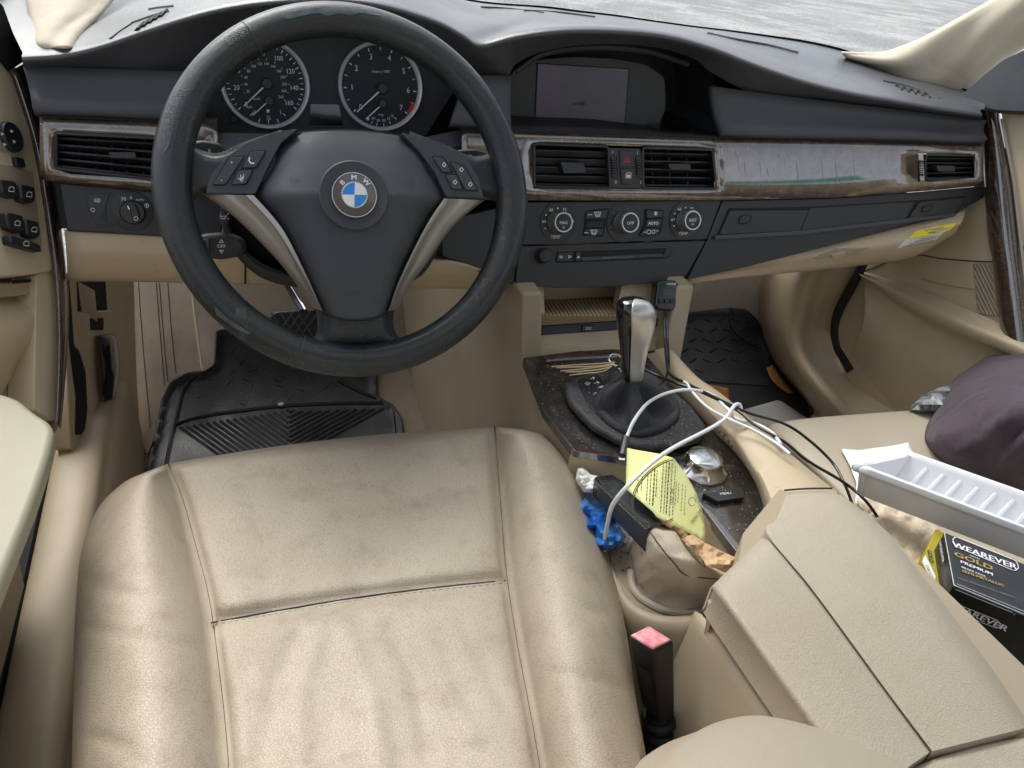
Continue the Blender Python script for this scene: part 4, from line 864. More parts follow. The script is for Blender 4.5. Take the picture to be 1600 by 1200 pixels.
# handbrake deck, walls and the console side that curves round it
deck = [(860, 660), (893, 705), (985, 716), (1060, 742), (1100, 800), (1160, 872), (1125, 940), (1085, 963), (1032, 966), (985, 946), (962, 905), (930, 820), (890, 740)]
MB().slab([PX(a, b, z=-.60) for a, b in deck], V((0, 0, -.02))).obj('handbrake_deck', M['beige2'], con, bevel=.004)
w1 = [(893, 703), (985, 716), (1060, 742), (1100, 800), (1160, 872)]
MB().grid([[PX(a, b, pl=off(PLT, -.004)) for a, b in w1], [V((PX(a, b, pl=PLT).x, PX(a, b, pl=PLT).y + .002, -.61)) for a, b in w1]]).obj('recess_wall', M['beige'], con, thick=.004)
A_ = [PX(*q[:2], z=q[2]) for q in ((940, 850, -.60), (962, 903, -.60), (985, 944, -.60), (1030, 965, -.59), (1082, 966, -.57), (1097, 962, -.553), (1150, 1037, -.54), (1210, 1122, -.535), (1290, 1235, -.53), (1330, 1290, -.53))]
B_ = [p + V((-.006, -.006, -.01)) for p in A_]; Cc = [p + V((-.012, -.004, -.12)) for p in A_]; D_ = [p + V((-.02, .0, -.36)) for p in A_]
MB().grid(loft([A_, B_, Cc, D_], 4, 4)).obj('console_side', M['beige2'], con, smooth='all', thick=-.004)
E1 = [PX(*q[:2], z=-.50) for q in ((1112, 935), (1165, 1000), (1290, 1163), (1380, 1280))]; E2 = [PX(*q, z=-.553) for q in ((1108, 978), (1150, 1038), (1210, 1122), (1330, 1290))]
MB().grid([resample(cat(E1, 4), 12), resample(cat([p.lerp(q, .5) for p, q in zip(E1, E2)], 4), 12), resample(cat(E2, 4), 12)]).obj('upper_side', M['beige'], con, smooth='all', thick=-.004)
MB().tube([PX(a, b, z=-.545) for a, b in ((1112, 984), (1150, 1036), (1210, 1121), (1300, 1249))], .0030, 8, 4).obj('side_ridge', M['beige'], con, smooth=True)
MB().grid([[PX(a, b, z=-.50) for a, b in ((1112, 935), (1160, 885), (1196, 845))], [PX(a, b, z=-.50) + V((.004, .0, dz)) for a, b, dz in ((1116, 932, -.05), (1160, 885, -.10), (1196, 845, -.11))]]).obj('armrest_front', M['beige'], con, thick=.004)
# right rail
ib = [(1008, 553), (1045, 598), (1084, 640), (1118, 678), (1145, 704), (1165, 730), (1184, 765), (1199, 815)]
it = [(1024, 547), (1062, 590), (1098, 627), (1132, 664), (1158, 693), (1176, 722), (1194, 752), (1213, 800)]
ot = [(1052, 549), (1085, 585), (1120, 610), (1150, 634), (1192, 670), (1232, 706), (1270, 738), (1310, 770)]
zi = [-.525, -.52, -.515, -.51, -.503, -.50, -.495, -.49]
R1 = [PX(a, b, pl=off(PLT, -.003)) for a, b in ib]; R2_ = [PX(a, b, z=z) for (a, b), z in zip(it, zi)]; R3 = [PX(a, b, z=z + .002) for (a, b), z in zip(ot, zi)]
Rm = [p.lerp(q, .5) + V((0, 0, .006)) for p, q in zip(R2_, R3)]; R2b = [p + V((-.001, 0, -.004)) for p in R2_]; R3b = [p + V((.003, 0, -.006)) for p in R3]; R4 = [p + V((.01, 0, -.12)) for p in R3]; R5 = [p + V((.01, 0, -.3)) for p in R3]
MB().grid([cat(r, 5) for r in (R1, R2b, R2_, Rm, R3, R3b, R4, R5)]).obj('right_rail', M['beige'], con, smooth=True, sharp=60)
MB().prism([(1187, 741), (1193, 742), (1203, 770), (1208, 782), (1201, 790), (1190, 772)], plane(PX(1197, 765, pl=off(PLT, .02)), (-1, -.2, .5)), .01, 3).obj('rail_slot', M['knobblack'], con, bevel=.001)
# armrest lids
AP = plane((.45, .35, -.47), (0, 0, 1))
def cushion(name, poly, pl, m, parent, dome=.008, edge=.012, drop=.03, step=10, er=26):
    def fn(x, y, d):
        k = min(1, d / er); return PX(x, y, pl=off(pl, dome * (1 - (1 - k) ** 2) - edge * (1 - min(1, d / 7)) ** 2))
    mb = drape(poly, fn, step, 8)
    # side skirt all round
    pp = [(p[0], p[1]) for p in rnd(poly, 8, 4)]; rim_ = [fn(a, b, 0) for a, b in pp]; n = len(rim_); lo = [p + V((0, 0, -drop)) for p in rim_]
    mb.add(rim_ + lo, [(i, (i + 1) % n, n + (i + 1) % n, n + i) for i in range(n)])
    o = mb.obj(name, m, parent, smooth=True, sharp=70); return o
def lid(name, poly, pl, m, parent, w=.011, drop=.034, r=24):
    o = MB().prism(poly, pl, drop, r, 7).obj(name, m, parent, bevel=w, seg=7); o.modifiers['b'].use_clamp_overlap = False; o.data.set_sharp_from_angle(angle=3.1); return o
def lid_loft(name, L_, R_, lw, ld, rw, rd, m, parent):
    L2 = cat([V((a[0], a[1], 0)) for a in L_], 8); R2 = cat([V((a[0], a[1], 0)) for a in R_], 8); rows = []; n = len(L2)
    us = sorted(set([0, .004, .012, .025, .04, .06, .09, .13, .2, .3, .4, .5, .6, .7, .8, .87, .91, .94, .96, .975, .988, .996, 1]))
    for j, (l, r) in enumerate(zip(L2, R2)):
        t = (l - L2[0]).length + (r - R2[0]).length; fr = -.014 * math.exp(-t / 16) ; row = []
        for u in us:
            q = l.lerp(r, u); h = .003 * math.sin(math.pi * u) + fr
            if u < lw: h -= ld * (1 - math.sqrt(max(0, 1 - ((lw - u) / lw) ** 2)))
            if 1 - u < rw: h -= rd * (1 - math.sqrt(max(0, 1 - ((rw - 1 + u) / rw) ** 2)))
            row.append(PX(q.x, q.y, pl=off(AP, h)))
        row = [row[0] + V((0, 0, -.03))] + row + [row[-1] + V((0, 0, -.06))]; rows.append(row)
    rows = [[p + V((0, 0, -.03)) for p in rows[0]]] + rows + [[p + V((0, 0, -.03)) for p in rows[-1]]]
    return MB().grid(rows).obj(name, m, parent, smooth=True, sharp=75)
l1 = lid_loft('armrest_lid', [(1110, 918), (1165, 996), (1215, 1066), (1290, 1170), (1345, 1248)], [(1195, 836), (1262, 916), (1328, 1005), (1390, 1090), (1453, 1175)], .11, .014, .03, .004, M['arm'], con)
l2 = lid_loft('armrest_lid', [(1229, 768), (1221, 790), (1211, 814), (1197, 834), (1263, 915), (1329, 1004), (1391, 1089), (1455, 1174)], [(1300, 765), (1338, 790), (1372, 818), (1402, 848), (1455, 915), (1505, 982), (1555, 1050), (1612, 1135)], .02, .004, .20, .022, M['arm'], con)
lid('armrest_rear', [(1396, 1206), (1457, 1177), (1530, 1154), (1600, 1142), (1700, 1150), (1760, 1300), (1450, 1330)], off(AP, -.002), M['arm'], con)
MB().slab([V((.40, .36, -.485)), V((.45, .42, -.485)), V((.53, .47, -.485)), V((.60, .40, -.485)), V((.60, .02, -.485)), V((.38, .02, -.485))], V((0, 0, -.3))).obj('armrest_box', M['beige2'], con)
MB().tube([PX(a, b, pl=off(AP, -.004)) for a, b in ((1226, 766), (1260, 763.5), (1300, 763))], .001, 6, 3).obj('joint', M['stitch'], con)
# rust stains on the rail
for cx, cy in ((1118, 668), (1124, 674), (1131, 680), (1143, 697), (1137, 690)):
    p = PX(cx, cy, z=-.517); MB().lathe(p, (-.6, -.3, .7), [(.0035 * random.uniform(.5, 1.2), 0), (.001, .0006)], 7).obj('rust_speck', M['stitch'], con)
# rotary controller and menu button
kc = PX(1096, 733, pl=PLT); un = PLT[1]
rk = MB().lathe(kc, un, [(.0305, 0), (.0310, .0022), (.0295, .0038), (.0255, .0065), (.0225, .011), (.0212, .0165), (.0208, .0186), (.0198, .0196), (.0120, .0203), (.001, .0205)], 56, cap=False).obj('rotary_controller', M['chrome'], con, smooth='all')
for a in range(0, 360, 60):
    th = math.radians(a + 15); d = V((math.cos(th), math.sin(th), 0)); MB().tube([kc + d * .0292 + un * .004, kc + d * .0236 + un * .010, kc + d * .0215 + un * .016], .0022, 8, 4, r2=.0012).obj('finger_ridge', M['chrome'], rk, smooth=True)
mb_ = panel('menu_button', [(1098, 770), (1128, 768), (1160, 761), (1163, 777), (1121, 783)], PLT, .006, M['knobblack'], con, 2, .0012, h=.006)
mb = MB(); txt(mb, 'MENU', 1134, 771, 5, PLT, 6, .0066); mb.obj('lettering', M['white'], mb_)
# ------------------------------------------------------------------ gear selector
gs = thing('gear_selector', 'black and brushed metal gear lever with gathered leather boot on the console', 'gear lever', (.50, .70, -.53))
sb_px = [(884, 604), (889, 592), (920, 583), (960, 575), (1007, 569), (1040, 600), (1080, 632), (1106, 666), (1102, 680), (1055, 695), (1005, 697), (970, 687), (930, 665), (905, 642), (888, 622)]
SBP = off(PLT, .016)
sb = panel('selector_plate', sb_px, SBP, .012, M['dusty'], gs, 10, .004, n=6)
panel('gate_panel', [(902, 596), (906, 590), (936, 583), (955, 622), (946, 632), (932, 648), (914, 622)], SBP, .004, M['knobblack'], gs, 4, .001, h=.0015)
mb = MB(); gpn = off(SBP, .0016)
for t, x, y in (('P', 928, 591), ('R', 934.5, 597.5), ('N', 940.5, 604.5), ('D', 945.5, 611.5), ('+', 938, 620), ('M', 931, 614)): txt(mb, t, x, y, 6.2 if t != 'M' else 3.5, gpn, 8, .0006, bold=t in 'PRND')
for x, y in ((922, 592), (928, 599), (934, 606), (938.5, 612.5), (927, 616)): stroke(mb, [(x, y), (x + 3, y - .6)], gpn, .9)
stroke(mb, [(914, 600), (917, 597), (920, 598), (916, 601), (919, 602), (922, 598)], gpn, .9); mb.obj('gate_lettering', M['white'], gs)
ringp = [(936, 636), (950, 656), (975, 672), (1002, 677), (1036, 666), (1054, 648), (1050, 628), (1028, 606), (1003, 598), (968, 596), (945, 612)]
rg3 = cat([PX(a, b, pl=off(SBP, .002)) for a, b in ringp], 4, True)
MB().tube(rg3 + [rg3[0]], .006, 8, 1, cap=False).obj('boot_ring', M['boot_k'], gs, smooth='all')
nk = PX(988, 590, y=.69); n_ = len(rg3); rows = []; c0_ = sum(rg3, V()) / n_
for j in range(9):
    t = j / 8; r = []
    for i, p in enumerate(rg3):
        d = p - c0_; a = 2 * math.pi * i / n_
        s = (1 - t) ** 1.15 * .84 + .165 * (1 + .0 * t); fold = 1 + .26 * math.sin(a * 4 + 1.2) * math.sin(math.pi * min(1, t * 1.05)) + .08 * math.sin(a * 9 + t * 3) * (1 - t)
        q = c0_.lerp(nk, t ** .8) + d * s * fold; q.z = c0_.z + (nk.z - c0_.z) * (t ** 1.1) + .010 * math.sin(math.pi * t) * math.sin(a * 4 + 1.2) + .004 * math.sin(a * 7) * math.sin(math.pi * t); r.append(q)
    rows.append(r + [r[0]])
MB().grid(rows).obj('boot', M['boot_k'], gs, smooth='all')
# knob: cross-sections from neck to crown
ks = [(988, 592, 15), (988, 580, 17.5), (989, 560, 19.5), (990.5, 540, 22.5), (992, 520, 27), (993, 500, 30.5), (993, 487, 31), (992.5, 477, 28), (992, 470, 21), (991.5, 467, 9), (991.5, 466.4, 1)]
def knob_rows(a0, a1, n, sc):
    rows = []
    for (x, y, w) in ks:
        p = PX(x, y, y=.69 + (590 - y) * .00005); s = abs((CM.transposed() @ p).z) / 1200 * w; row = []
        for i in range(n + 1):
            a = math.radians(a0 + (a1 - a0) * i / n); ca_, sa_ = math.cos(a), math.sin(a); e = .75
            row.append(p + V((math.copysign(abs(ca_) ** e, ca_) * s * sc, math.copysign(abs(sa_) ** e, sa_) * s * .80 * sc, 0)))
        rows.append(row)
    return [list(c) for c in zip(*[cat(list(c), 3) for c in zip(*rows)])]
kn = MB().grid(knob_rows(0, 360, 40, 1)).obj('knob', M['glossblk'], gs, smooth='all')
MB().grid(knob_rows(240, 352, 20, 1.035)).obj('knob_plate', M['brushed'], gs, smooth='all', thick=.002)
# ------------------------------------------------------------------ handbrake
hb = thing('parking_brake', 'black stitched handbrake grip rising from a dirty beige leather boot', 'handbrake', PX(1060, 900, z=-.60))
ga, gb_ = PX(940, 756, z=-.548), PX(1030, 840, z=-.528); gd = (gb_ - ga).normalized(); gs_ = gd.cross(V((0, 0, 1))).normalized(); gu = gs_.cross(gd)
rows = []
for t, w, h in ((0, .009, .009), (.04, .014, .013), (.2, .0155, .0145), (.5, .016, .015), (.8, .0165, .016), (1, .017, .017)):
    c = ga.lerp(gb_, t); rows.append([c + gs_ * w * math.copysign(abs(math.cos(a)) ** .45, math.cos(a)) + gu * h * math.copysign(abs(math.sin(a)) ** .45, math.sin(a)) for a in [2 * math.pi * k / 24 for k in range(25)]])
gr_ = MB().grid(rows).obj('grip', M['wheel'], hb, smooth='all')
MB().tube([ga - gd * .008, ga + gd * .003], .0075, 14, 1).obj('release_button', M['knobblack'], hb, smooth=True, bevel=.002)
for k in range(24):
    c = ga.lerp(gb_, .08 + k * .038) + gs_ * .0165 * 1 + gu * .0125; c2 = c + gd * .0024; MB().tube([c, c2], .0005, 4, 1).obj('stitch', M['dimprint'], gr_)
BR = [[(985, 852, -.595), (992, 833, -.545), (1010, 820, -.520), (1036, 816, -.520), (1046, 826, -.565)],
 [(986, 878, -.598), (1000, 853, -.545), (1025, 839, -.514), (1057, 838, -.516), (1076, 852, -.57)],
 [(994, 903, -.598), (1015, 884, -.55), (1044, 869, -.52), (1078, 866, -.522), (1102, 884, -.57)],
 [(1004, 921, -.599), (1036, 908, -.56), (1070, 893, -.53), (1102, 888, -.532), (1135, 895, -.56)],
 [(1020, 940, -.60), (1055, 930, -.58), (1085, 915, -.55), (1115, 905, -.545), (1150, 900, -.56)],
 [(1050, 955, -.60), (1085, 950, -.59), (1112, 938, -.575), (1140, 927, -.57), (1170, 915, -.575)]]
rows = loft([[PX(a, b, z=z) for a, b, z in r] for r in BR], 6, 6)
for j, r in enumerate(rows):
    for i, p in enumerate(r): p += V((nz(i, j, .33, 1) * .0025, 0, nz(i, j, .25, 2) * .005))
bt = MB().grid(rows).obj('brake_boot', M['suede'], hb, smooth='all'); BT = bvh(bt)
MB().grid([[p.lerp(rows[0][len(rows[0]) // 2] + V((0, 0, -.03)), t) for p in rows[0]] for t in (0, .5, 1)]).obj('boot_mouth', M['void'], hb)
MB().tube([hit(a, b, BT, .0008, -.53) for a, b in ((1010, 821), (1022, 840), (1038, 862), (1055, 882), (1070, 898), (1100, 903), (1125, 905))], .0006, 6, 4).obj('boot_seam', M['stitch'], hb, smooth=True)
MB().tube([hit(a, b, BT, .0008, -.53) for a, b in ((1040, 818), (1062, 835), (1083, 855), (1097, 872), (1101, 886))], .0005, 6, 4).obj('boot_seam', M['stitch'], hb, smooth=True)
MB().tube([PX(a, b, z=-.597) for a, b in ((985, 893), (990, 920), (1010, 940), (1045, 955), (1090, 956), (1120, 943))], .004, 8, 5).obj('boot_hem', M['suede'], hb, smooth=True)
# ------------------------------------------------------------------ seat belt buckle
bk = thing('seat_belt_buckle', 'black seat belt buckle with pink release button on a ribbed stalk', 'seat belt buckle', PX(1035, 1200, z=-.80))
tp = [PX(*q, z=-.555) for q in ((979, 992), (1013, 975), (1055, 1001), (1021, 1018))]
lo = [PX(*q, z=-.66) for q in ((1001, 1100), (1030, 1092), (1056, 1118), (1034, 1136))]
mb = MB(); mb.add(tp + lo, [(0, 1, 2, 3), (7, 6, 5, 4), (0, 4, 5, 1), (1, 5, 6, 2), (2, 6, 7, 3), (3, 7, 4, 0)]); bb = mb.obj('buckle_body', M['bucklek'], bk, bevel=.004, seg=3)
c = sum(tp, V()) / 4; bp = [c.lerp(p, .84) + V((0, 0, .0012)) for p in tp]
MB().slab(bp, V((0, 0, -.006))).obj('release_button', M['pink'], bk, bevel=.0015)
fc = [tp[0].lerp(tp[3], .25).lerp(lo[0].lerp(lo[3], .25), .35), tp[0].lerp(tp[3], .8).lerp(lo[0].lerp(lo[3], .8), .35), tp[0].lerp(tp[3], .75).lerp(lo[0].lerp(lo[3], .75), .75), tp[0].lerp(tp[3], .3).lerp(lo[0].lerp(lo[3], .3), .75)]
MB().slab([p * .9985 for p in fc], V((.0, .002, 0))).obj('buckle_label', M['stack'], bk)
cc = sum(lo, V()) / 4; dn = PX(1040, 1260, z=-.80)
for k in range(9):
    t = k / 9; p = cc.lerp(dn, t + .03); q = cc.lerp(dn, t + .085); mb = MB().lathe(p, q - p, [(.016, 0), (.0185, .003), (.0185, .006), (.015, .009)], 20); mb.obj('stalk_rib', M['seal'], bk, smooth=True)
MB().tube([cc, dn], .014, 12, 1).obj('stalk', M['seal'], bk, smooth=True)
# ------------------------------------------------------------------ driver seat
ds = thing('bucket_chair', 'creased tan leather driver seat with side bolsters and stitched panels', 'car seat', (.13, .45, -.9))
ZS = -.575
K = [  # per row: outer left, left seam, right seam, outer right
 [(226, 738), (263, 724), (773, 667), (822, 671)],
 [(190, 756), (268, 738), (774, 680), (858, 684)],
 [(152, 796), (284, 775), (777, 722), (896, 722)],
 [(127, 862), (304, 845), (783, 797), (929, 800)],
 [(118, 955), (327, 935), (791, 893), (958, 893)],
 [(116, 1060), (343, 1050), (808, 1005), (981, 1000)],
 [(114, 1150), (353, 1140), (826, 1100), (994, 1095)],
 [(113, 1240), (360, 1235), (842, 1190), (1012, 1195)],
 [(113, 1380), (368, 1380), (866, 1340), (1036, 1340)]]
cols_ = [cat([V((r[i][0], r[i][1], 0)) for r in K], 16) for i in range(4)]
NR = len(cols_[0]); rows = []; edges = [[], []]
seamv = lambda t, x: 0
def tr_y(x):     # transverse seam
    tb = [(330, 973), (440, 953), (555, 934), (680, 918), (790, 907)]
    for (a, b), (c, d) in zip(tb, tb[1:]):
        if x <= c: return b + (d - b) * (x - a) / (c - a)
    return 907
FOLDS = [((540, 985), (575, 1070), (600, 1200), .0030, 16), ((610, 980), (650, 1060), (668, 1180), -.0030, 13), ((655, 985), (690, 1060), (735, 1150), .0030, 14), ((470, 990), (430, 1060), (410, 1180), -.0022, 15), ((500, 985), (470, 1080), (470, 1200), .0022, 15),
 ((720, 970), (760, 1040), (790, 1110), -.0022, 12), ((350, 1000), (372, 1080), (380, 1180), .0022, 12), ((130, 900), (180, 925), (240, 935), -.0022, 9), ((135, 980), (220, 1000), (310, 1010), -.0016, 8), ((150, 1150), (190, 1165), (215, 1190), -.003, 9),
 ((360, 800), (470, 790), (600, 800), .0016, 26), ((380, 890), (480, 870), (600, 880), -.0016, 18), ((830, 760), (870, 790), (905, 840), -.0014, 9), ((860, 930), (900, 950), (950, 960), -.0018, 9), ((870, 1050), (920, 1060), (975, 1075), -.0018, 9), ((640, 760), (700, 740), (760, 700), -.0014, 14)]
def folds(x, y):
    h = 0
    for a, b, c, A, w in FOLDS:
        d = min(segd(x, y, a, b), segd(x, y, b, c))
        if d < w * 2.5: h += A * math.exp(-(d / w) ** 2)
    return h
for j in range(NR):
    L0, L1, L2_, L3 = (c[j] for c in cols_); row = []
    v = j / (NR - 1)
    roll = .055 * max(0, 1 - j / 16) ** 2.2                     # front edge rolls over
    for i in range(13):
        a = i / 12; q = L0.lerp(L1, a); h = -.035 + .085 * math.sin(math.pi * min(1, a * .86 + .02)) ** .7 - .006 * math.exp(-((1 - a) / .06) ** 2)
        h -= .018 * a * a
        row.append((q, h - roll))
    for i in range(1, 52):
        b = i / 52; q = L1.lerp(L2_, b); e = min(b, 1 - b)
        h = .004 + .014 * (1 - math.exp(-e / .05)) - .009 * math.exp(-(e / .012) ** 2) - .010 * (1 - (2 * b - 1) ** 2) * min(1, v * 3)
        dy = (q.y - tr_y(q.x)) / 14; h -= .009 * math.exp(-dy * dy)
        h += .003 * nz(q.x, q.y, .008, 3) + .0008 * nz(q.x, q.y * .35, .03, 5)
        q = q + V((0, -9 * math.sin(math.pi * b) * max(0, 1 - j / 16), 0))
        row.append((q, h - roll * .8))
    for i in range(13):
        a = 1 - i / 12; q = L3.lerp(L2_, a); h = -.035 + .085 * math.sin(math.pi * min(1, a * .86 + .02)) ** .7 - .006 * math.exp(-((1 - a) / .06) ** 2)
        h -= .018 * a * a
        row.append((q, h - roll))
    pr = []
    for q, h in row:
        h += .0010 * nz(q.x, q.y, .02, 9) + folds(q.x, q.y); pr.append(PX(q.x, q.y, z=ZS + h))
    l, r = pr[0], pr[-1]
    pr = [l + V((.012, 0, -.30)), l + V((-.0, 0, -.10)), l + V((-.004, 0, -.02))] + pr + [r + V((.004, 0, -.02)), r + V((0, 0, -.10)), r + V((-.012, 0, -.30))]
    rows.append(pr)
fr = rows[0]; pre = []
for dz, dy in ((-.26, -.05), (-.10, -.012), (-.022, .002)): pre.append([V((p.x, p.y + dy, p.z + dz)) if 2 < i < len(fr) - 3 else V((p.x, p.y + dy, min(p.z, fr[3].z + dz))) for i, p in enumerate(fr)])
dc = MB().grid(pre + rows).obj('cushion', M['seat'], ds, smooth='all'); DC = bvh(dc)
def seam(pts, tree, par, r=.0008, m='stitch', nm='seam', sub=6, lift=.0004, z=-.57):
    p2 = cat([V((a, b, 0)) for a, b in pts], sub); MB().tube([hit(q.x, q.y, tree, lift, z) for q in p2], r, 6, 1).obj(nm, M[m], par, smooth=True)
seam([(K[i][1][0] - (0), K[i][1][1]) for i in range(9)], DC, dc)
seam([(K[i][2][0], K[i][2][1]) for i in range(9)], DC, dc)
seam([(330, 973), (440, 953), (555, 934), (680, 918), (789, 907)], DC, dc)
for k in range(44):
    x = 336 + k * 10.3; y = tr_y(x) + 3.2; MB().tube([hit(x, y, DC, .0006, -.57), hit(x + 5, y - .7, DC, .0006, -.57)], .0007, 4, 1).obj('stitch', M['seat_plain'], dc)
# backrest side bolster at the lower right, nearer the camera
B1 = [(1012, 1225), (1040, 1183), (1075, 1152), (1120, 1129), (1175, 1119), (1235, 1128), (1300, 1148), (1370, 1178), (1440, 1215)]
def off_px(l, dy, dx=0): return [(a + dx, b + dy) for a, b in l]
rows = [[PX(a, b, z=-.52) + V((0, .03, -.06)) for a, b in off_px(B1, 6)], [PX(a, b, z=-.46) for a, b in off_px(B1, 3)], [PX(a, b, z=-.43) for a, b in B1], [PX(a, b, z=-.405) for a, b in off_px(B1, 16)], [PX(a, b, z=-.375) for a, b in off_px(B1, 70)], [PX(a, b, z=-.34) for a, b in off_px(B1, 190)], [PX(a, b, z=-.28) for a, b in off_px(B1, 420)]]
MB().grid(loft(rows, 5, 5)).obj('backrest_bolster', M['seat_plain'], ds, smooth='all')
# ------------------------------------------------------------------ passenger seat
ps = thing('bucket_chair', 'smooth tan passenger seat cushion littered with paper and boxes', 'car seat', (.95, .45, -.9))
PR = [
 [(1193, 674, -.63), (1202, 664, -.585), (1250, 655, -.575), (1330, 648, -.578), (1450, 641, -.585), (1540, 650, -.59), (1640, 668, -.60)],
 [(1192, 684, -.64), (1210, 680, -.58), (1262, 672, -.565), (1350, 668, -.57), (1470, 664, -.575), (1570, 672, -.575), (1660, 690, -.59)],
 [(1210, 715, -.66), (1235, 710, -.58), (1280, 705, -.56), (1370, 705, -.57), (1490, 710, -.575), (1600, 720, -.575), (1720, 740, -.58)],
 [(1265, 775, -.67), (1290, 765, -.58), (1320, 750, -.56), (1420, 770, -.575), (1540, 790, -.58), (1660, 800, -.58), (1780, 820, -.58)],
 [(1330, 850, -.67), (1360, 845, -.58), (1400, 840, -.56), (1500, 870, -.58), (1620, 900, -.585), (1750, 930, -.585), (1900, 960, -.585)],
 [(1430, 980, -.67), (1460, 975, -.58), (1500, 970, -.565), (1620, 1010, -.585), (1750, 1050, -.59), (1900, 1090, -.59), (2050, 1130, -.59)],
 [(1560, 1170, -.67), (1600, 1160, -.58), (1650, 1150, -.565), (1760, 1180, -.585), (1900, 1230, -.59), (2050, 1280, -.59), (2200, 1330, -.59)]]
rows = loft([[PX(a, b, z=z) for a, b, z in r] for r in PR], 6, 6)
rows = [[V((p.x, p.y - .02, p.z - .22)) for p in rows[0]], [V((p.x, p.y - .002, p.z - .06)) for p in rows[0]]] + rows
pc = MB().grid(rows).obj('cushion', M['seat_plain'], ps, smooth='all'); PC = bvh(pc)
MB().slab([V((.74, .66, -.64)), V((1.16, .66, -.64)), V((1.16, .0, -.64)), V((.74, .0, -.64))], V((0, 0, -.27))).obj('seat_base', M['beige2'], ps, bevel=.01)
# ------------------------------------------------------------------ driver door
dd = thing('driver_door', 'pale beige driver door panel with window switches and a dark wood strip', 'car door', (-.24, .7, -.8))
DL = plane((-.19, .92, -.40), (1, -.30, .30))
sp_ = panel('switch_panel', [(-90, 70), (0, 92), (20, 122), (46, 200), (60, 262), (72, 340), (84, 424), (40, 430), (-90, 440)], DL, .03, M['door'], dd, 6, .006)
DP = off(DL, .0)
gr = MB().lathe(PX(13, 215, pl=DP), DL[1], [(.0165, .001), (.0165, .004), (.0155, .0065), (.010, .0055), (.001, .005)], 32, xdir=(0, 1, 0)).obj('mirror_joystick', M['knobblack'], sp_, smooth=True, sharp=50)
MB().prism(circ(13, 215, 22, 28, 24), DP, .001, h=.0006).obj('joystick_ring', M['beige2'], sp_)
mb = MB()
for a in (60, -30, 150, 240): x, y = 13 + 11 * math.cos(math.radians(a)), 215 - 12 * math.sin(math.radians(a)); mb.prism([(x - 2, y - 2), (x + 3, y), (x - 1, y + 3)], off(DP, .0068), .0003)
mb.obj('symbols', M['white'], gr)
panel('mirror_switch', [(24, 244), (38, 248), (41, 262), (27, 259)], DP, .006, M['knobblack'], sp_, 2, .001, h=.005)
panel('switch_recess', [(-60, 262), (0, 255), (52, 268), (60, 330), (68, 396), (-60, 350)], DP, .002, M['beige2'], sp_, 4, .001, h=.0006)
for pts in ([(0, 279), (26, 283), (30, 303), (28, 310), (5, 303)], [(32, 287), (54, 291), (57, 311), (52, 318), (34, 312)], [(10, 331), (36, 336), (40, 357), (36, 364), (14, 356)], [(40, 341), (61, 346), (64, 366), (60, 373), (43, 367)], [(16, 366), (64, 382), (66, 394), (18, 380)]): 
    w_ = panel('window_switch', pts, DP, .012, M['knobblack'], sp_, 4, .002, h=.010)
    cx = sum(p[0] for p in pts) / len(pts); cy = sum(p[1] for p in pts) / len(pts); mb = MB(); kp = off(DP, .0105)
    stroke(mb, [(cx - 4, cy + 3), (cx - 4, cy - 1), (cx - 1, cy - 4), (cx + 4, cy - 3), (cx + 4, cy + 4)], kp, 1.1, .0005, True); mb.obj('symbol', M['white'], w_)
cr = curved  # wood band
WL = [(14, 112), (22, 126), (46, 200), (60, 262), (72, 340), (83, 424), (88, 500), (88, 580), (86, 656)]; WR = [(36, 100), (46, 124), (66, 190), (80, 258), (93, 330), (103, 405), (108, 480), (104, 570), (95, 672)]
rows = []
for l, r in zip(cat([V((a, b, 0)) for a, b in WL], 4), cat([V((a, b, 0)) for a, b in WR], 4)):
    rows.append([PX(*(l.lerp(r, t).to_2d()), pl=off(DL, .004 + h)) for t, h in ((0, -.012), (0, 0), (.3, .005), (.6, .004), (.85, -.004), (1, -.014), (1, -.03))])
MB().grid(rows).obj('wood_trim', M['wood_d'], dd, smooth='all')
PPx = [(-90, 425), (58, 424), (56, 500), (54, 650), (-90, 640)]
panel('door_skin', [(-90, 60), (60, 120), (100, 400), (96, 660), (60, 720), (-90, 1000)], off(DL, -.035), .01, M['beige2'], dd, 4, .002)
panel('door_post', [(57, 428), (85, 422), (90, 500), (89, 580), (87, 657), (70, 650), (53, 640), (55, 540)], off(DL, -.004), .03, M['door'], dd, 3, .005)
panel('handle_pod', [(-90, 446), (50, 440), (54, 458), (30, 462), (-90, 470)], off(DL, -.012), .03, M['beige2'], dd, 4, .003)
panel('handle_hollow', [(20, 437), (50, 436), (52, 440), (22, 443)], off(DL, -.010), .002, M['void'], dd, 1, .0003)
MB().grid(loft([[PX(a, b, pl=off(DL, h)) for a, b in pts] for h, pts in ((-.03, [(-90, 462), (0, 462), (30, 460), (52, 452)]), (-.008, [(-90, 500), (0, 500), (35, 495), (54, 480)]), (-.008, [(-90, 560), (0, 560), (34, 540), (54, 520)]), (-.03, [(-90, 640), (-10, 625), (30, 570), (54, 545)]))], 5, 5)).obj('door_pull', M['beige'], dd, smooth='all')
AL = plane((-.16, .6, -.45), (0, 0, 1))
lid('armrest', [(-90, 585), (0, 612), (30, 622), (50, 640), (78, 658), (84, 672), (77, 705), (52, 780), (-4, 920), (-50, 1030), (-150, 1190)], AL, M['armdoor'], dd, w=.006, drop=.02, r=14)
MB().slab([PX(a, b, z=-.485) for a, b in ((-130, 640), (-10, 690), (0, 730), (-80, 960), (-200, 1230))], V((-.01, 0, -.16))).obj('door_lower', M['beige2'], dd, bevel=.01)
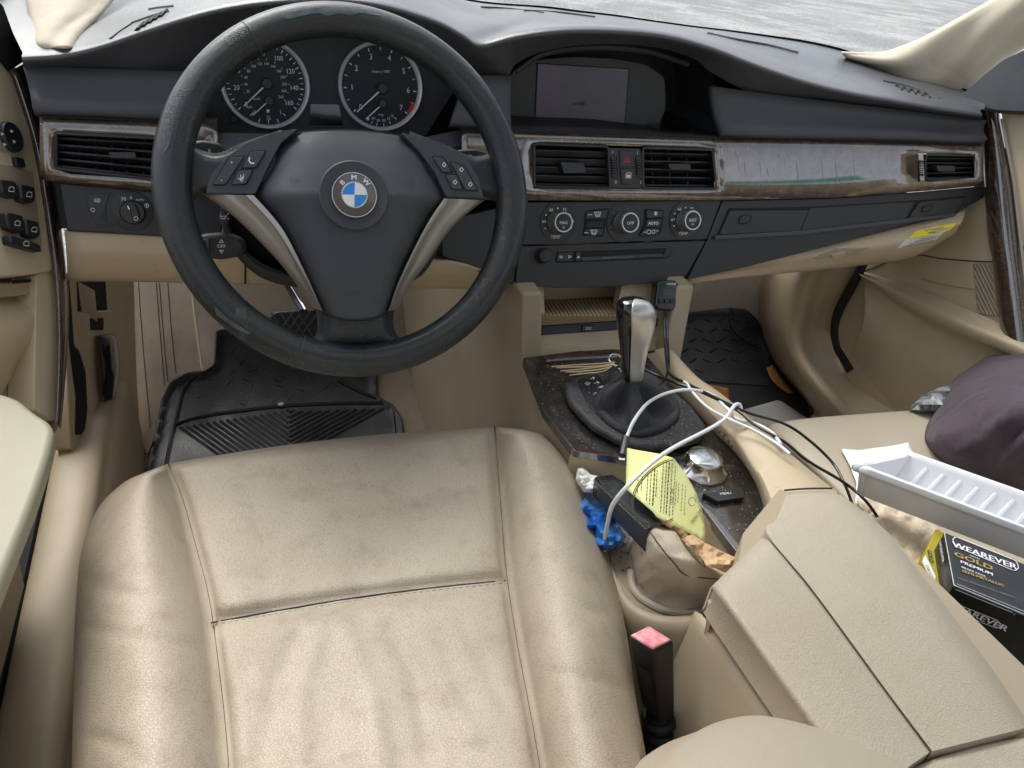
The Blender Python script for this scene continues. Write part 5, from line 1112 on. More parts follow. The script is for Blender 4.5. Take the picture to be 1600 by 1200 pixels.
# ------------------------------------------------------------------ body side: sill, kick panel, seals
prof = [(-.265, -.60), (-.262, -.72), (-.235, -.735), (-.230, -.71), (-.222, -.70), (-.19, -.695), (-.172, -.70), (-.165, -.715), (-.155, -.74), (-.15, -.80), (-.145, -.92)]
sill = thing('door_sill', 'beige driver side sill and kick panel with open fuse flap and bonnet release', 'door sill', (-.18, .6, -.9))
MB().grid([[V((x, y, z)) for x, z in cat([V((a, b, 0)) for a, b in prof], 3) and [(q.x, q.y) for q in cat([V((a, b, 0)) for a, b in prof], 3)]] for y in (.0, .3, .6, .9, 1.2)]).obj('sill_trim', M['beige2'], sill, smooth='all')
MB().tube([V((-.243, y, -.722)) for y in (0, .4, .8, 1.0)], .010, 8, 2).obj('rubber_seal', M['seal'], sill, smooth=True)
KP = plane((-.138, 1.3, -.6), (1, -.2, .04))
kp_px = [(100, 425), (209, 425), (210, 480), (214, 600), (222, 720), (170, 760), (110, 700), (104, 560)]
panel('kick_panel', kp_px, KP, .02, M['beige'], sill, 3, .003)
h1 = panel('fuse_opening', [(121, 440), (166, 440), (168, 486), (122, 487)], KP, .002, M['void'], sill, 2, .0004, h=.0008)
MB().tube([PX(a, b, pl=off(KP, .002)) for a, b in ((166, 440), (169, 486), (150, 488))], .0016, 6, 1).obj('opening_edge', M['door'], h1)
MB().slab([PX(121, 440, pl=off(KP, .002)), PX(146, 454, pl=off(KP, .012)), PX(149, 488, pl=off(KP, .014)), PX(150, 502, pl=off(KP, .010)), PX(136, 489, pl=off(KP, .004)), PX(127, 488, pl=off(KP, .002))], KP[1] * .002).obj('fuse_flap', M['board'], sill, bevel=.0006)
panel('small_opening', [(141, 497), (162, 497), (162, 516), (142, 516)], KP, .002, M['void'], sill, 1, .0004, h=.0008)
panel('lever_recess', [(154, 524), (181, 519), (189, 560), (187, 600), (181, 635), (168, 640), (160, 628)], KP, .002, M['board'], sill, 6, .0006, h=.0006)
rows = []
for y, x0, x1 in ((526, 157, 180), (545, 157.5, 184), (575, 160, 186), (600, 161, 184), (618, 162, 181), (627, 163, 179)):
    hh = .010 + .006 * math.sin((y - 520) / 110 * 3.1); rows.append([PX(x0 + (x1 - x0) * t, y - 2 * t, pl=off(KP, h)) for t, h in ((0, .001), (0, hh * .8), (.25, hh), (.7, hh), (1, hh * .7), (1, .001))])
rows = [[p - KP[1] * .008 for p in rows[0]]] + rows + [[p - KP[1] * .008 for p in rows[-1]]]
MB().grid(loft(rows, 3, 1)).obj('bonnet_release', M['glossblk'], sill, smooth=True, sharp=60)
panel('side_gap', [(108, 436), (112, 480), (116, 540), (124, 548), (134, 580), (137, 640), (132, 678), (118, 680), (119, 620), (110, 550), (104, 470)], KP, .002, M['void'], sill, 4, .0004, h=.0010)
# footrest board with grooves
FP = plane((-.05, 1.30, -.72), (0, -.80, .60))
fb = panel('footrest_board', [(206, 425), (298, 425), (303, 480), (315, 579), (293, 582), (267, 593), (252, 625), (241, 681), (233, 706), (218, 694), (211, 600)], FP, .01, M['board'], sill, 1, .002)
for pts in ([(216, 440), (224, 550), (235, 668)], [(244, 440), (250, 520), (257, 602)], [(249, 442), (255, 520), (262, 596)], [(262, 441), (268, 520), (275, 584)]): MB().tube([PX(a, b, pl=off(FP, .0001)) for a, b in pts], .0007, 6, 2).obj('groove', M['stitch'], fb)
MB().tube([PX(a, b, pl=off(FP, .001)) for a, b in ((299, 440), (304, 490), (316, 578))], .002, 6, 2).obj('board_edge', M['door'], fb)
MB().tube([PX(a, b, pl=off(FP, .001)) for a, b in ((206, 440), (211, 600), (217, 690))], .0013, 6, 2).obj('groove', M['stitch'], fb)
# firewall carpet behind the pedals
MB().slab([V((-.2, 1.60, -.5)), V((1.3, 1.60, -.5)), V((1.3, 1.50, -.28)), V((-.2, 1.50, -.28))], V((0, .02, 0))).obj('firewall_carpet', M['carpet'], kind='structure')
# passenger kick panel and seal
pk = thing('passenger_kick_panel', 'rounded beige kick panel with black rubber door seal beside the passenger footwell', 'kick panel', (1.2, 1.0, -.9))
A1 = [(1262, 405), (1240, 440), (1230, 480), (1228, 520), (1240, 565), (1280, 620), (1330, 668), (1400, 720)]
B1_ = [(1300, 405), (1285, 440), (1272, 480), (1264, 520), (1272, 560), (1305, 610), (1352, 655), (1430, 710)]
C1 = [(1345, 405), (1332, 440), (1312, 475), (1303, 520), (1312, 556), (1330, 582), (1385, 630), (1470, 700)]
rows = [[PX(a - 60, b - 5, y=1.55) for a, b in A1[:6]] + [PX(a - 40, b, x=1.11) for a, b in A1[6:]], [PX(a, b, x=1.12) for a, b in A1], [PX(a, b, x=1.165) for a, b in B1_], [PX(a, b, x=1.19) for a, b in [((p[0] + q[0]) / 2 - 3, (p[1] + q[1]) / 2) for p, q in zip(B1_, C1)]], [PX(a, b, x=1.215) for a, b in C1]]
MB().grid(loft(rows, 5, 5)).obj('kick_panel', M['beige'], pk, smooth='all', thick=.004)
MB().tube([PX(a, b, x=1.20) for a, b in ((1352, 404), (1339, 432), (1326, 456), (1311, 484), (1305, 512), (1309, 542), (1320, 562), (1330, 580))], .0095, 10, 5).obj('rubber_seal', M['seal'], pk, smooth=True)
# ------------------------------------------------------------------ passenger door
pd = thing('passenger_door', 'beige passenger door panel with glossy dark wood band and speaker grille', 'car door', (1.3, .8, -.8))
DR = plane((1.26, .9, -.4), (-1, -.12, .18))
def DRf(h): 
    return lambda x, y, d: PX(x, y, pl=off(DR, h))
panel('door_skin', [(1280, 380), (1400, 350), (1520, 300), (1530, 230), (1680, 230), (1760, 800), (1420, 720), (1320, 585), (1290, 510)], off(DR, -.01), .01, M['beige'], pd, 2, .002)
rows = [[PX(a, b, pl=off(DR, h)) for a, b in pts] for h, pts in (
 (-.008, [(1335, 420), (1420, 445), (1500, 478), (1570, 508), (1680, 555)]), (.006, [(1340, 424), (1422, 455), (1502, 492), (1570, 520), (1680, 565)]), (.022, [(1342, 428), (1424, 466), (1504, 505), (1570, 532), (1680, 580)]),
 (.020, [(1346, 432), (1428, 482), (1508, 522), (1570, 548), (1680, 600)]), (.008, [(1348, 436), (1428, 490), (1506, 530), (1570, 556), (1680, 606)]), (.0, [(1350, 440), (1425, 498), (1500, 545), (1570, 580), (1680, 630)]), (.006, [(1350, 500), (1420, 560), (1480, 600), (1550, 640), (1680, 690)]), (-.01, [(1330, 560), (1400, 640), (1460, 690), (1520, 720), (1680, 760)]))]
MB().grid(loft(rows, 4, 5)).obj('map_pocket', M['beige'], pd, smooth='all')
panel('speaker_grille', [(1520, 412), (1566, 413), (1570, 497), (1527, 490)], off(DR, -.0095), .003, mat('grille_fabric', (.40, .34, .25), .8, bumps=[('w', 260, 1, .002)]), pd, 2, .001, h=.0015)
MB().tube([PX(a, b, pl=off(DR, -.009)) for a, b in ((1350, 424), (1420, 399), (1470, 404), (1520, 408), (1575, 410))], .0012, 6, 5).obj('panel_seam', M['stitch'], pd)
MB().tube([PX(a, b, pl=off(DR, -.009)) for a, b in ((1440, 436), (1480, 446), (1522, 452))], .0008, 6, 3).obj('panel_seam', M['beige2'], pd)
WL = [(1527, 160), (1530, 187), (1534, 225), (1537, 281), (1544, 375), (1551, 410), (1561, 497), (1566, 538)]; WR = [(1562, 166), (1563, 187), (1570, 225), (1581, 281), (1592, 375), (1596, 410), (1606, 497), (1612, 546)]
rows = []
for l, r in zip(cat([V((a, b, 0)) for a, b in WL], 5), cat([V((a, b, 0)) for a, b in WR], 5)):
    rows.append([PX(*(l.lerp(r, t).to_2d()), pl=off(DR, .010 + h)) for t, h in ((0, -.03), (0, -.008), (.12, .0), (.4, .004), (.7, .002), (.9, -.004), (1, -.02))])
MB().grid(rows).obj('wood_trim', M['wood_d'], pd, smooth='all')
MB().grid([[PX(a, b, pl=off(DR, .012)) for a, b in WR[1:]], [PX(a + 4, b, pl=off(DR, .010)) for a, b in WR[1:]]]).obj('trim_bead', M['silver'], pd, thick=.004)
panel('upper_door', [(1563, 168), (1700, 172), (1700, 384), (1594, 384), (1583, 281), (1571, 219)], DR, .02, M['door'], pd, 3, .006)
panel('door_front_edge', [(1520, 168), (1529, 166), (1538, 285), (1532, 290), (1526, 230)], off(DR, -.004), .01, M['beige'], pd, 1, .001)
# mirror corner covers
mc = MB().prism([(1494, 150), (1509, 142), (1537, 117), (1569, 92), (1640, 60), (1680, 178), (1560, 173), (1530, 168)], plane((1.27, .95, -.15), (-1, -.2, .3)), .02, 5).obj('mirror_corner', M['black'], pd, bevel=.005)
mc = MB().prism([(-90, 20), (-30, -40), (42, -10), (50, 40), (62, 74), (44, 92), (14, 112), (0, 94), (-90, 70)], plane((-.22, 1.0, -.2), (1, -.2, .3)), .02, 5).obj('mirror_corner', M['seal'], dd, bevel=.005)
# ------------------------------------------------------------------ A-pillars and windscreen
lpil = thing('left_pillar_trim', 'cream cloth pillar trim at the left end of the dashboard', 'pillar trim', (-.2, 1.15, -.15))
Lc = [(34, -40), (47, 25), (54, 57), (60, 73), (90, 77), (120, 76), (126, 62), (141, 37), (160, 22), (176, 5), (200, -60)]
rows = []
def pil(Lp_, Rp_, n0, yy, name, par, m, bul=.02, dy=0):
    l2 = cat([V((a[0], a[1], 0)) for a in Lp_], 5); r2 = cat([V((a[0], a[1], 0)) for a in Rp_], 5); rows = []
    for j, (l, r) in enumerate(zip(l2, r2)):
        row = []
        for i in range(15):
            t = i / 14; q = l.lerp(r, t); k = math.sin(math.pi * t) ** .6
            row.append(PX(q.x, q.y, y=yy(q.x, q.y) - bul * k - .004 * math.sin(t * 9 + j * .35)))
        rows.append(row)
    return MB().grid(rows).obj(name, m, par, smooth='all', thick=.003)
pil([(20, -90), (36, -30), (47, 25), (53, 50), (58, 70), (75, 76)], [(260, -90), (205, -40), (172, 8), (142, 37), (126, 60), (120, 77)], 0, lambda x, y: 1.0 + (76 - y) * .0013, 'pillar_trim', lpil, M['pillar'])
rpil = thing('right_pillar_trim', 'cream cloth pillar trim sweeping up from the passenger end of the dashboard', 'pillar trim', (1.3, 1.1, -.15))
pil([(1314, 83), (1350, 84), (1381, 83), (1406, 75), (1444, 59), (1506, 25), (1562, -6), (1640, -50), (1720, -100)], [(1322, 87), (1340, 96), (1375, 110), (1425, 133), (1478, 152), (1512, 140), (1569, 92), (1650, 45), (1760, -20)], 0, lambda x, y: 1.22 - max(0, x - 1330) * .00055, 'pillar_trim', rpil, M['pillar'], .025)
ws = thing('windscreen', 'clear windscreen with black dotted edge band above the dashboard', 'windscreen', (.55, 1.4, -.15))
base = [c[0] for c in cols]; base = [p + V((0, .004, -.003)) for p in base]
bl = cat(base, 4); lean = V((0, -.62, .42))
def up(p, t): 
    c = V((.53, p.y, p.z)); q = p + lean * t + V(((.53 - p.x) * .22 * t, 0, 0)); q.z += .03 * t * (1 - t); return q
gl = bpy.data.materials.new('clear_glass'); gl.use_nodes = True; n = gl.node_tree.nodes; L_ = gl.node_tree.links; n.clear()
out = n.new('ShaderNodeOutputMaterial'); mx = n.new('ShaderNodeMixShader'); tr_ = n.new('ShaderNodeBsdfTransparent'); tr_.inputs[0].default_value = (.93, .96, .95, 1); gy = n.new('ShaderNodeBsdfGlossy'); gy.inputs['Roughness'].default_value = .02; fr_ = n.new('ShaderNodeMapRange'); lw = n.new('ShaderNodeLayerWeight'); lw.inputs[0].default_value = .5; fr_.inputs[1].default_value = .6; fr_.inputs[3].default_value = .05; fr_.inputs[4].default_value = .45; L_.new(lw.outputs['Facing'], fr_.inputs[0])
L_.new(fr_.outputs[0], mx.inputs[0]); L_.new(tr_.outputs[0], mx.inputs[1]); L_.new(gy.outputs[0], mx.inputs[2]); L_.new(mx.outputs[0], out.inputs[0])
MB().grid([[up(p, t) for p in bl] for t in (0, .25, .5, .75, 1)]).obj('glass', gl, ws, smooth='all')
MB().grid([[up(p, t) + V((0, -.002, -.001)) for p in bl] for t in (-.05, .017)]).obj('edge_band', M['void'], ws)
mb = MB()
for k in range(len(bl) * 0): pass
L3_ = resample(bl, 420)
for k, p in enumerate(L3_):
    for r_ in range(3):
        q = up(p, .016 + .007 * r_) + V((0.0017 * (r_ % 2), -.002, -.001)); s = .0011 - .00025 * r_
        X = V((s, 0, 0)); Yv = lean.normalized() * s; mb.add([q - X, q - Yv, q + X, q + Yv], [(0, 1, 2, 3)])
mb.obj('edge_dots', M['void'], ws, kind='stuff')
# ------------------------------------------------------------------ roof, rear body: what shades the cabin and shows in the glossy trim
shell = thing('car_shell', 'car body shell with pale headlining and rear bench enclosing the cabin', 'car body', (.53, -.6, -1.1))
hl = mat('headlining', (.55, .50, .42), .9)
MB().slab([V((.02, .78, .27)), V((1.04, .78, .27)), V((1.06, .50, .30)), V((.0, .50, .30))], V((0, 0, .04))).obj('roof', hl, shell)
MB().slab([V((-.02, -.05, .32)), V((1.08, -.05, .32)), V((1.08, -.3, .33)), V((1.04, -1.25, .26)), V((.02, -1.25, .26)), V((-.02, -.3, .33))], V((0, 0, .04))).obj('roof', hl, shell)
for x0, x1 in ((-.01, .16), (.90, 1.07)): MB().slab([V((x0, .50, .30)), V((x1, .50, .30)), V((x1, -.05, .32)), V((x0, -.05, .32))], V((0, 0, .04))).obj('roof_side', hl, shell)
MB().slab([V((.16, .50, .325)), V((.90, .50, .325)), V((.90, -.05, .345)), V((.16, -.05, .345))], V((0, 0, .004))).obj('added_sunroof_pane', gl, shell)  # unseen roof opening with pane, added to let more light onto seats and armrest
for sx, x0, x1 in ((-1, -.02, -.27), (1, 1.08, 1.33)):
    MB().slab([V((x0, -.35, .33)), V((x0, -.47, .33)), V((x1, -.55, -.25)), V((x1, -.38, -.25))], V((.03 * sx, 0, 0))).obj('centre_pillar', hl, shell)
    MB().slab([V((x0, -1.15, .28)), V((x0, -1.30, .26)), V((x1, -1.75, -.20)), V((x1, -1.35, -.22))], V((.03 * sx, 0, 0))).obj('rear_pillar', hl, shell)
    MB().slab([V((x1, .62, -.22)), V((x1, -1.75, -.22)), V((x1, -1.75, -1.0)), V((x1, .62, -1.0))] if sx < 0 else [V((x1 + .02, .62, -.22)), V((x1 + .02, -1.75, -.22)), V((x1 + .02, -1.75, -1.0)), V((x1 + .02, .62, -1.0))], V((.05 * sx, 0, 0))).obj('body_side', M['beige2'], shell)
tint = bpy.data.materials.new('trim_reflection_teal'); tint.use_nodes = True; n = tint.node_tree.nodes; n.clear(); o1 = n.new('ShaderNodeOutputMaterial'); t1 = n.new('ShaderNodeBsdfTransparent'); t1.inputs[0].default_value = (.12, .62, .60, 1); tint.node_tree.links.new(t1.outputs[0], o1.inputs[0])
for (ya, yb) in ((.60, -.36), (-.56, -1.15)):      # teal strips added along passenger windows to colour the reflections in the wood trim
    for z0, z1 in ((-.215, -.18), (.20, .25)): MB().slab([V((1.32 - (z0 + .22) * .45, ya, z0)), V((1.32 - (z0 + .22) * .45, yb, z0)), V((1.32 - (z1 + .22) * .45, yb, z1)), V((1.32 - (z1 + .22) * .45, ya, z1))], V((.002, 0, 0))).obj('added_teal_strip', tint, shell)
MB().slab([V((-.27, -1.1, -.45)), V((1.33, -1.1, -.45)), V((1.33, -1.32, .05)), V((-.27, -1.32, .05))], V((0, -.1, 0))).obj('rear_backrest', M['seat_plain'], shell)
MB().slab([V((-.27, -.55, -.58)), V((1.33, -.55, -.58)), V((1.33, -1.1, -.62)), V((-.27, -1.1, -.62))], V((0, 0, -.3))).obj('rear_bench', M['seat_plain'], shell)
MB().slab([V((-.27, -1.32, -.10)), V((1.33, -1.32, -.10)), V((1.33, -1.8, -.10)), V((-.27, -1.8, -.10))], V((0, 0, -.05))).obj('rear_shelf', M['beige2'], shell)
# ------------------------------------------------------------------ floor mats and pedals
def onfloor(tree, lift): return lambda x, y, d: hit(x, y, tree, lift + .0)
mp = [(337, 516), (450, 500), (590, 500), (590, 600), (590, 618), (616, 634), (629, 655), (634, 700), (650, 800), (215, 800), (228, 731), (240, 681), (251, 625), (266, 594), (294, 581), (316, 580), (334, 569)]
dm = drape(mp, lambda x, y, d: hit(x, y, FT, .006 + .010 * max(0, 1 - d / 8)), 9, 5).obj('floor_mat', M['rubber'], None, smooth='all', thick=-.004, **tg('black rubber floor mat with chevron ribs under the steering wheel', 'floor mat', 'rubber floor mats'))
def fl_tube(pts, r, nm, par, m='rubber', lift=.010, sub=5): 
    p2 = cat([V((a, b, 0)) for a, b in pts], sub) if sub > 1 else [V((a, b, 0)) for a, b in pts]
    MB().tube([hit(q.x, q.y, FT, lift) for q in p2], r, 6, 1).obj(nm, M[m], par, smooth=True)
for pts in ([(330, 578), (305, 588), (291, 602), (282, 622), (272, 668), (265, 700), (258, 740)], [(258, 600), (248, 640), (240, 690), (232, 740)], [(272, 664), (300, 654), (340, 647), (400, 639), (450, 634), (520, 631), (603, 630)], [(528, 594), (560, 611), (604, 630), (613, 645), (617, 680)]): fl_tube(pts, .0042, 'raised_border', dm)
for k in range(17):
    x, y = 276 + k * 10.5, 664 - k * 1.6; n = min((450 - x), (716 - y) / .72)
    fl_tube([(x + 5, y + 4), (x + n / 2, y + n * .36), (x + n, y + n * .72)], .0034, 'rib', dm, sub=2)
for k in range(11):
    x, y = 602 - k * 14, 636 + k * .4; n = min(x - 452, (712 - y) / .57)
    fl_tube([(x - 3, y + 3), (x - n / 2, y + n * .285), (x - n, y + n * .57)], .0034, 'rib', dm, sub=2)
mb = MB()
for k in range(60):
    x, y = random.uniform(300, 580), random.uniform(520, 635)
    if not inside((x, y), [(345, 525), (575, 520), (580, 600), (560, 600), (440, 628), (290, 648), (285, 625), (300, 598), (330, 586)]): continue
    a = random.choice((-.6, .9)) + random.uniform(-.2, .2); l = 7; mb.tube([hit(x - l * math.cos(a), y + l * math.sin(a) * .6, FT, .0105), hit(x + l * math.cos(a), y - l * math.sin(a) * .6, FT, .0095)], .0015, 5, 1)
mb.obj('tread_studs', M['rubber'], dm, kind='stuff')
MB().lathe(hit(439, 632, FT, .014), (0, 0, 1), [(.006, 0), (.005, .002)], 10).obj('mat_debris', M['board'], dm)
mp = [(1030, 500), (1060, 490), (1140, 480), (1166, 483), (1184, 500), (1196, 535), (1212, 570), (1245, 606), (1280, 640), (1296, 668), (1260, 700), (1050, 700), (1020, 600)]
pm = drape(mp, lambda x, y, d: hit(x, y, FT, .008 + .010 * max(0, 1 - d / 8)), 9, 5).obj('floor_mat', M['rubber'], None, smooth='all', thick=-.004, **tg('black rubber floor mat with diamond tread in the passenger footwell', 'floor mat', 'rubber floor mats'))
for pts in ([(1140, 484), (1142, 510), (1160, 530), (1190, 545)], [(1190, 505), (1200, 545), (1220, 580), (1250, 612)], [(1080, 596), (1140, 600), (1200, 604)]): fl_tube(pts, .004, 'raised_border', pm, lift=.012)
mb = MB()
for k in range(6):
    for j in range(6):
        x = 1060 + k * 22 + (j % 2) * 10; y = 500 + j * 16
        if not inside((x, y), [(1050, 500), (1140, 490), (1175, 500), (1195, 560), (1060, 590)]): continue
        a = .7 if (k + j) % 2 else -.5; l = 7; mb.tube([hit(x - l * math.cos(a), y + l * math.sin(a) * .7, FT, .0125), hit(x + l * math.cos(a), y - l * math.sin(a) * .7, FT, .0125)], .0026, 5, 1)
mb.obj('tread_studs', M['rubber'], pm, kind='stuff')
bp_ = thing('brake_pedal', 'wide black ribbed brake pedal on a bright steel arm', 'pedal', PX(460, 520, y=1.28))
BKP = plane(PX(460, 505, y=1.26), (0, -.85, .5))
b_ = panel('pedal_pad', [(421, 494), (430, 486), (496, 482), (500, 530), (460, 532), (427, 520)], BKP, .02, M['rubber'], bp_, 6, .004)
for k in range(7): 
    stroke_ = MB(); a = (424 + k * 14, 489); c = (424 + k * 14 + 26, 530); stroke_.tube([PX(*a, pl=off(BKP, .001)), PX(*c, pl=off(BKP, .001))], .0014, 5, 1).obj('pad_rib', M['panel'], b_) if c[0] < 500 else None
    a = (446 + k * 13, 487); c = (446 + k * 13 - 26, 522); (MB().tube([PX(*a, pl=off(BKP, .001)), PX(*c, pl=off(BKP, .001))], .0014, 5, 1).obj('pad_rib', M['panel'], b_) if a[0] < 500 and c[0] > 424 else None)
MB().tube([PX(447, 440, y=1.32), PX(462, 465, y=1.30), PX(474, 486, y=1.27)], .007, 10, 4).obj('pedal_arm', M['knobblack'], bp_, smooth=True)
MB().tube([PX(451, 440, y=1.305), PX(466, 465, y=1.285), PX(477, 484, y=1.258)], .0022, 8, 4).obj('arm_highlight_strip', M['chrome'], bp_, smooth=True)
ap_ = thing('accelerator_pedal', 'black ribbed accelerator pedal beside the mat', 'pedal', PX(570, 610, y=1.2))
APP = plane(PX(560, 600, z=-.86), (0, -.7, .7))
a_ = panel('pedal_pad', [(528, 540), (588, 540), (589, 612), (582, 618), (534, 594)], APP, .015, M['rubber'], ap_, 3, .003)
for k in range(5): MB().tube([PX(540 + k * 10, 560, pl=off(APP, .001)), PX(541 + k * 10, 596 + k * 4, pl=off(APP, .001))], .002, 5, 1).obj('pad_rib', M['rubber'], a_)
# ------------------------------------------------------------------ loose things on the console
tx = thing('radio_transmitter', 'small black plug-in transmitter with three buttons hanging beside the console', 'transmitter', PX(1045, 487, y=.86))
TP_ = plane(PX(1045, 465, y=.868), (-.1, -1, .55))
t0 = panel('case', [(1027, 443), (1034, 438), (1056, 438), (1063, 446), (1064, 455), (1057, 480), (1050, 486), (1030, 485), (1023, 480), (1025, 460)], TP_, .02, M['glossblk'], tx, 4, .003)
panel('screen', [(1036, 451), (1053, 452), (1051, 464), (1035, 462)], TP_, .002, M['lcd'], t0, 1, .0003, h=.0008)
for x in (1033.5, 1043, 1052): panel('button', [(x - 4, 466.5), (x + 4, 466), (x + 3.5, 474), (x - 4, 474)], TP_, .003, M['knobblack'], t0, 1, .0006, h=.0022)
mb = MB(); txt(mb, 'o', 1041, 444, 4, TP_, 0, .0008); mb.obj('logo', M['red'], t0); mb = MB(); txt(mb, 'ATECH', 1049, 444, 3.4, TP_, 0, .0008, bold=True); mb.obj('lettering', M['white'], t0)
def cable(pts, r, m, label, sub=7, **k):
    return MB().tube([PX(a, b, z=z) for a, b, z in pts], r, 8, sub).obj(k.get('nm', 'cable'), M[m], k.get('par'), smooth=True, **(tg(label, 'cable', 'charging cables on the console') if label else {}))
def cab(pts, r, m, label):
    p = cat([q for q in [PX(a, b, z=z) for a, b, z in pts]], 7); return MB().tube(p, r, 8, 1).obj('cable', M[m], None, smooth=True, **tg(label, 'cable', 'cables lying over the console'))
w1_ = cab([(977, 690, -.505), (982, 676, -.50), (992, 655, -.49), (1012, 630, -.485), (1040, 615, -.485), (1075, 609, -.485), (1110, 616, -.488), (1135, 638, -.488), (1152, 655, -.49), (1180, 662, -.492), (1206, 676, -.49), (1220, 694, -.485)], .0021, 'cable_w', 'white cable arching over the shifter boot with a small black plug on its end')
MB().tube([PX(978, 684, z=-.503), PX(972, 712, z=-.508)], .0042, 8, 1).obj('plug', M['knobblack'], w1_, smooth=True); MB().slab([PX(968, 711, z=-.508), PX(977, 712, z=-.508), PX(976, 719, z=-.509), (PX(967, 718, z=-.509))], V((0, 0, -.002))).obj('plug_tip', M['chrome'], w1_)
cab([(1068, 596, -.487), (1074, 600, -.487), (1082, 613, -.487), (1105, 636, -.487), (1135, 653, -.487), (1180, 673, -.485), (1215, 694, -.482), (1234, 709, -.481)], .0017, 'cable_w', 'thin white cable lying straight along the right console rail')
cab([(946, 860, -.585), (945, 845, -.57), (949, 820, -.54), (957, 790, -.505), (980, 760, -.475), (1020, 722, -.465), (1055, 698, -.475), (1105, 672, -.49), (1132, 655, -.488), (1143, 640, -.482), (1150, 632, -.482), (1156, 633, -.484), (1158, 640, -.488)], .0023, 'cable_w', 'long white cable crossing the yellow paper down to the blue bag')
cab([(1041, 486, -.475), (1042, 500, -.48), (1043, 530, -.495), (1045, 560, -.503), (1044, 580, -.505), (1034, 600, -.50), (1012, 614, -.50), (985, 619, -.50), (964, 612, -.50), (953, 596, -.50), (956, 580, -.50), (970, 572, -.50), (1000, 575, -.50), (1030, 588, -.50), (1060, 600, -.49), (1101, 615, -.488), (1150, 640, -.487), (1180, 664, -.488), (1225, 690, -.488), (1262, 720, -.50), (1319, 754, -.53), (1352, 782, -.535), (1375, 814, -.55), (1388, 836, -.57)], .0018, 'cable_k', 'black cable looping round the gear lever and over the armrest edge')
cab([(1039, 487, -.475), (1038, 500, -.48), (1039, 530, -.495), (1041, 560, -.503), (1047, 585, -.50), (1075, 600, -.489), (1120, 622, -.486), (1169, 645, -.487), (1225, 662, -.50), (1262, 686, -.52), (1300, 722, -.535), (1320, 757, -.54), (1332, 788, -.555)], .0018, 'cable_k', 'black cable running along the rail onto the passenger seat')
# strips of straw coloured cord and key ring left of the lever
tw = thing('cord_bundle', 'bundle of frayed straw coloured strips tied with white string beside the gear lever', 'cord', PX(925, 578, z=-.52))
for k in range(5): MB().tube([PX(960 - k, 566 + k * 1.6, z=-.508), PX(940, 568 + k * 3 + math.sin(k * 2.1), z=-.502 - .002 * (k % 2)), PX(905, 570 + k * 3.6, z=-.504), PX(862 + k * 7, 572 + k * 3.4 + math.cos(k * 3), z=-.514)], .0010 + .0003 * (k % 2), 5, 4).obj('strip', M['twine'], tw, smooth=True)
MB().tube([PX(a, b, z=-.505) for a, b in ((955, 570), (962, 571), (968, 577), (975, 583), (985, 582), (1000, 583), (1002, 580), (985, 587), (984, 592))], .001, 6, 5).obj('white_string', M['napkin'], tw, smooth=True)
kr = PX(963, 563, z=-.515); MB().tube([kr + V((.011 * math.cos(a), .011 * math.sin(a), .003 * math.sin(a))) for a in [2 * math.pi * k / 20 for k in range(21)]], .0016, 8, 1).obj('key_ring', M['chrome'], None, smooth=True, **tg('shiny steel key ring lying behind the gear lever', 'key ring'))
# dirt grains over the console plate
mb = MB()
for k in range(520):
    t = random.random(); x, y = random.uniform(840, 1190), random.uniform(555, 850)
    if not inside((x, y), plate_px): continue
    s = random.uniform(.0004, .0011); pl = off(SBP, .002) if inside((x, y), sb_px) else off(PLT, .0005); p = PX(x, y, pl=pl)
    mb.add([p + V((s, 0, 0)), p + V((0, s, 0)), p + V((-s, 0, 0)), p + V((0, -s, 0)), p + V((0, 0, s))], [(0, 1, 4), (1, 2, 4), (2, 3, 4), (3, 0, 4)])
mb.obj('dirt_grains', M['twine'], None, kind='stuff')
# yellow paper slip
Yo = [(980, 700), (992, 703), (1032, 710), (1052, 716), (1063, 730), (1075, 748), (1088, 772), (1097, 800), (1102, 830), (1100, 850), (1080, 835), (1026, 808), (1020, 800), (978, 764)]
def yel(x, y, d):
    t = (x - 980) / 120; s = (y - 700) / 150; return PX(x, y, z=-.500 - .03 * s + .022 * math.sin(2.6 * t + .5) * (1 - .3 * s))
ym = drape(Yo, yel, 7, 3); ypo = ym.obj('yellow_slip', M['paper_y'], None, smooth='all', thick=.0006, **tg('curled yellow printed paper slip leaning between handbrake and rotary knob', 'paper')); YT = bvh(ypo)
mb = MB()
def ys(pts, w=1.0):
    p2 = [hit(a, b, YT, .0012, -.5) for a, b in pts]
    for a, b in zip(p2, p2[1:]):
        d = b - a
        if d.length < 1e-6 or d.length > .04: continue
        s = d.normalized().cross(a.normalized()) * (w * .0006); mb.add([a - s, b - s, b + s, a + s], [(0, 1, 2, 3)])
ys(circ(1042, 768, 62, 40, 40, 20, 250, rot=-42), 1.2); ys(circ(1042, 768, 65, 40, 42.5, 20, 250, rot=-42), .8)
random.seed(3)
for k, (x, y0, y1) in enumerate(((1000, 744, 772), (1006, 744, 766), (1015, 742, 782), (1020, 735, 788), (1025, 733, 790), (1029, 735, 776), (1038, 722, 800), (1043, 720, 802), (1047, 722, 804), (1052, 724, 806), (1057, 728, 806), (1064, 754, 786), (1070, 756, 800), (1075, 758, 806), (1060, 752, 790))):
    y = y0
    while y < y1:
        l = random.uniform(2, 6); dx = -(y - 700) * .06; ys([(x + dx, y), (x + dx - .3, min(y1, y + l))], .8 if k not in (4, 8) else 1.3); y += l + 1.6
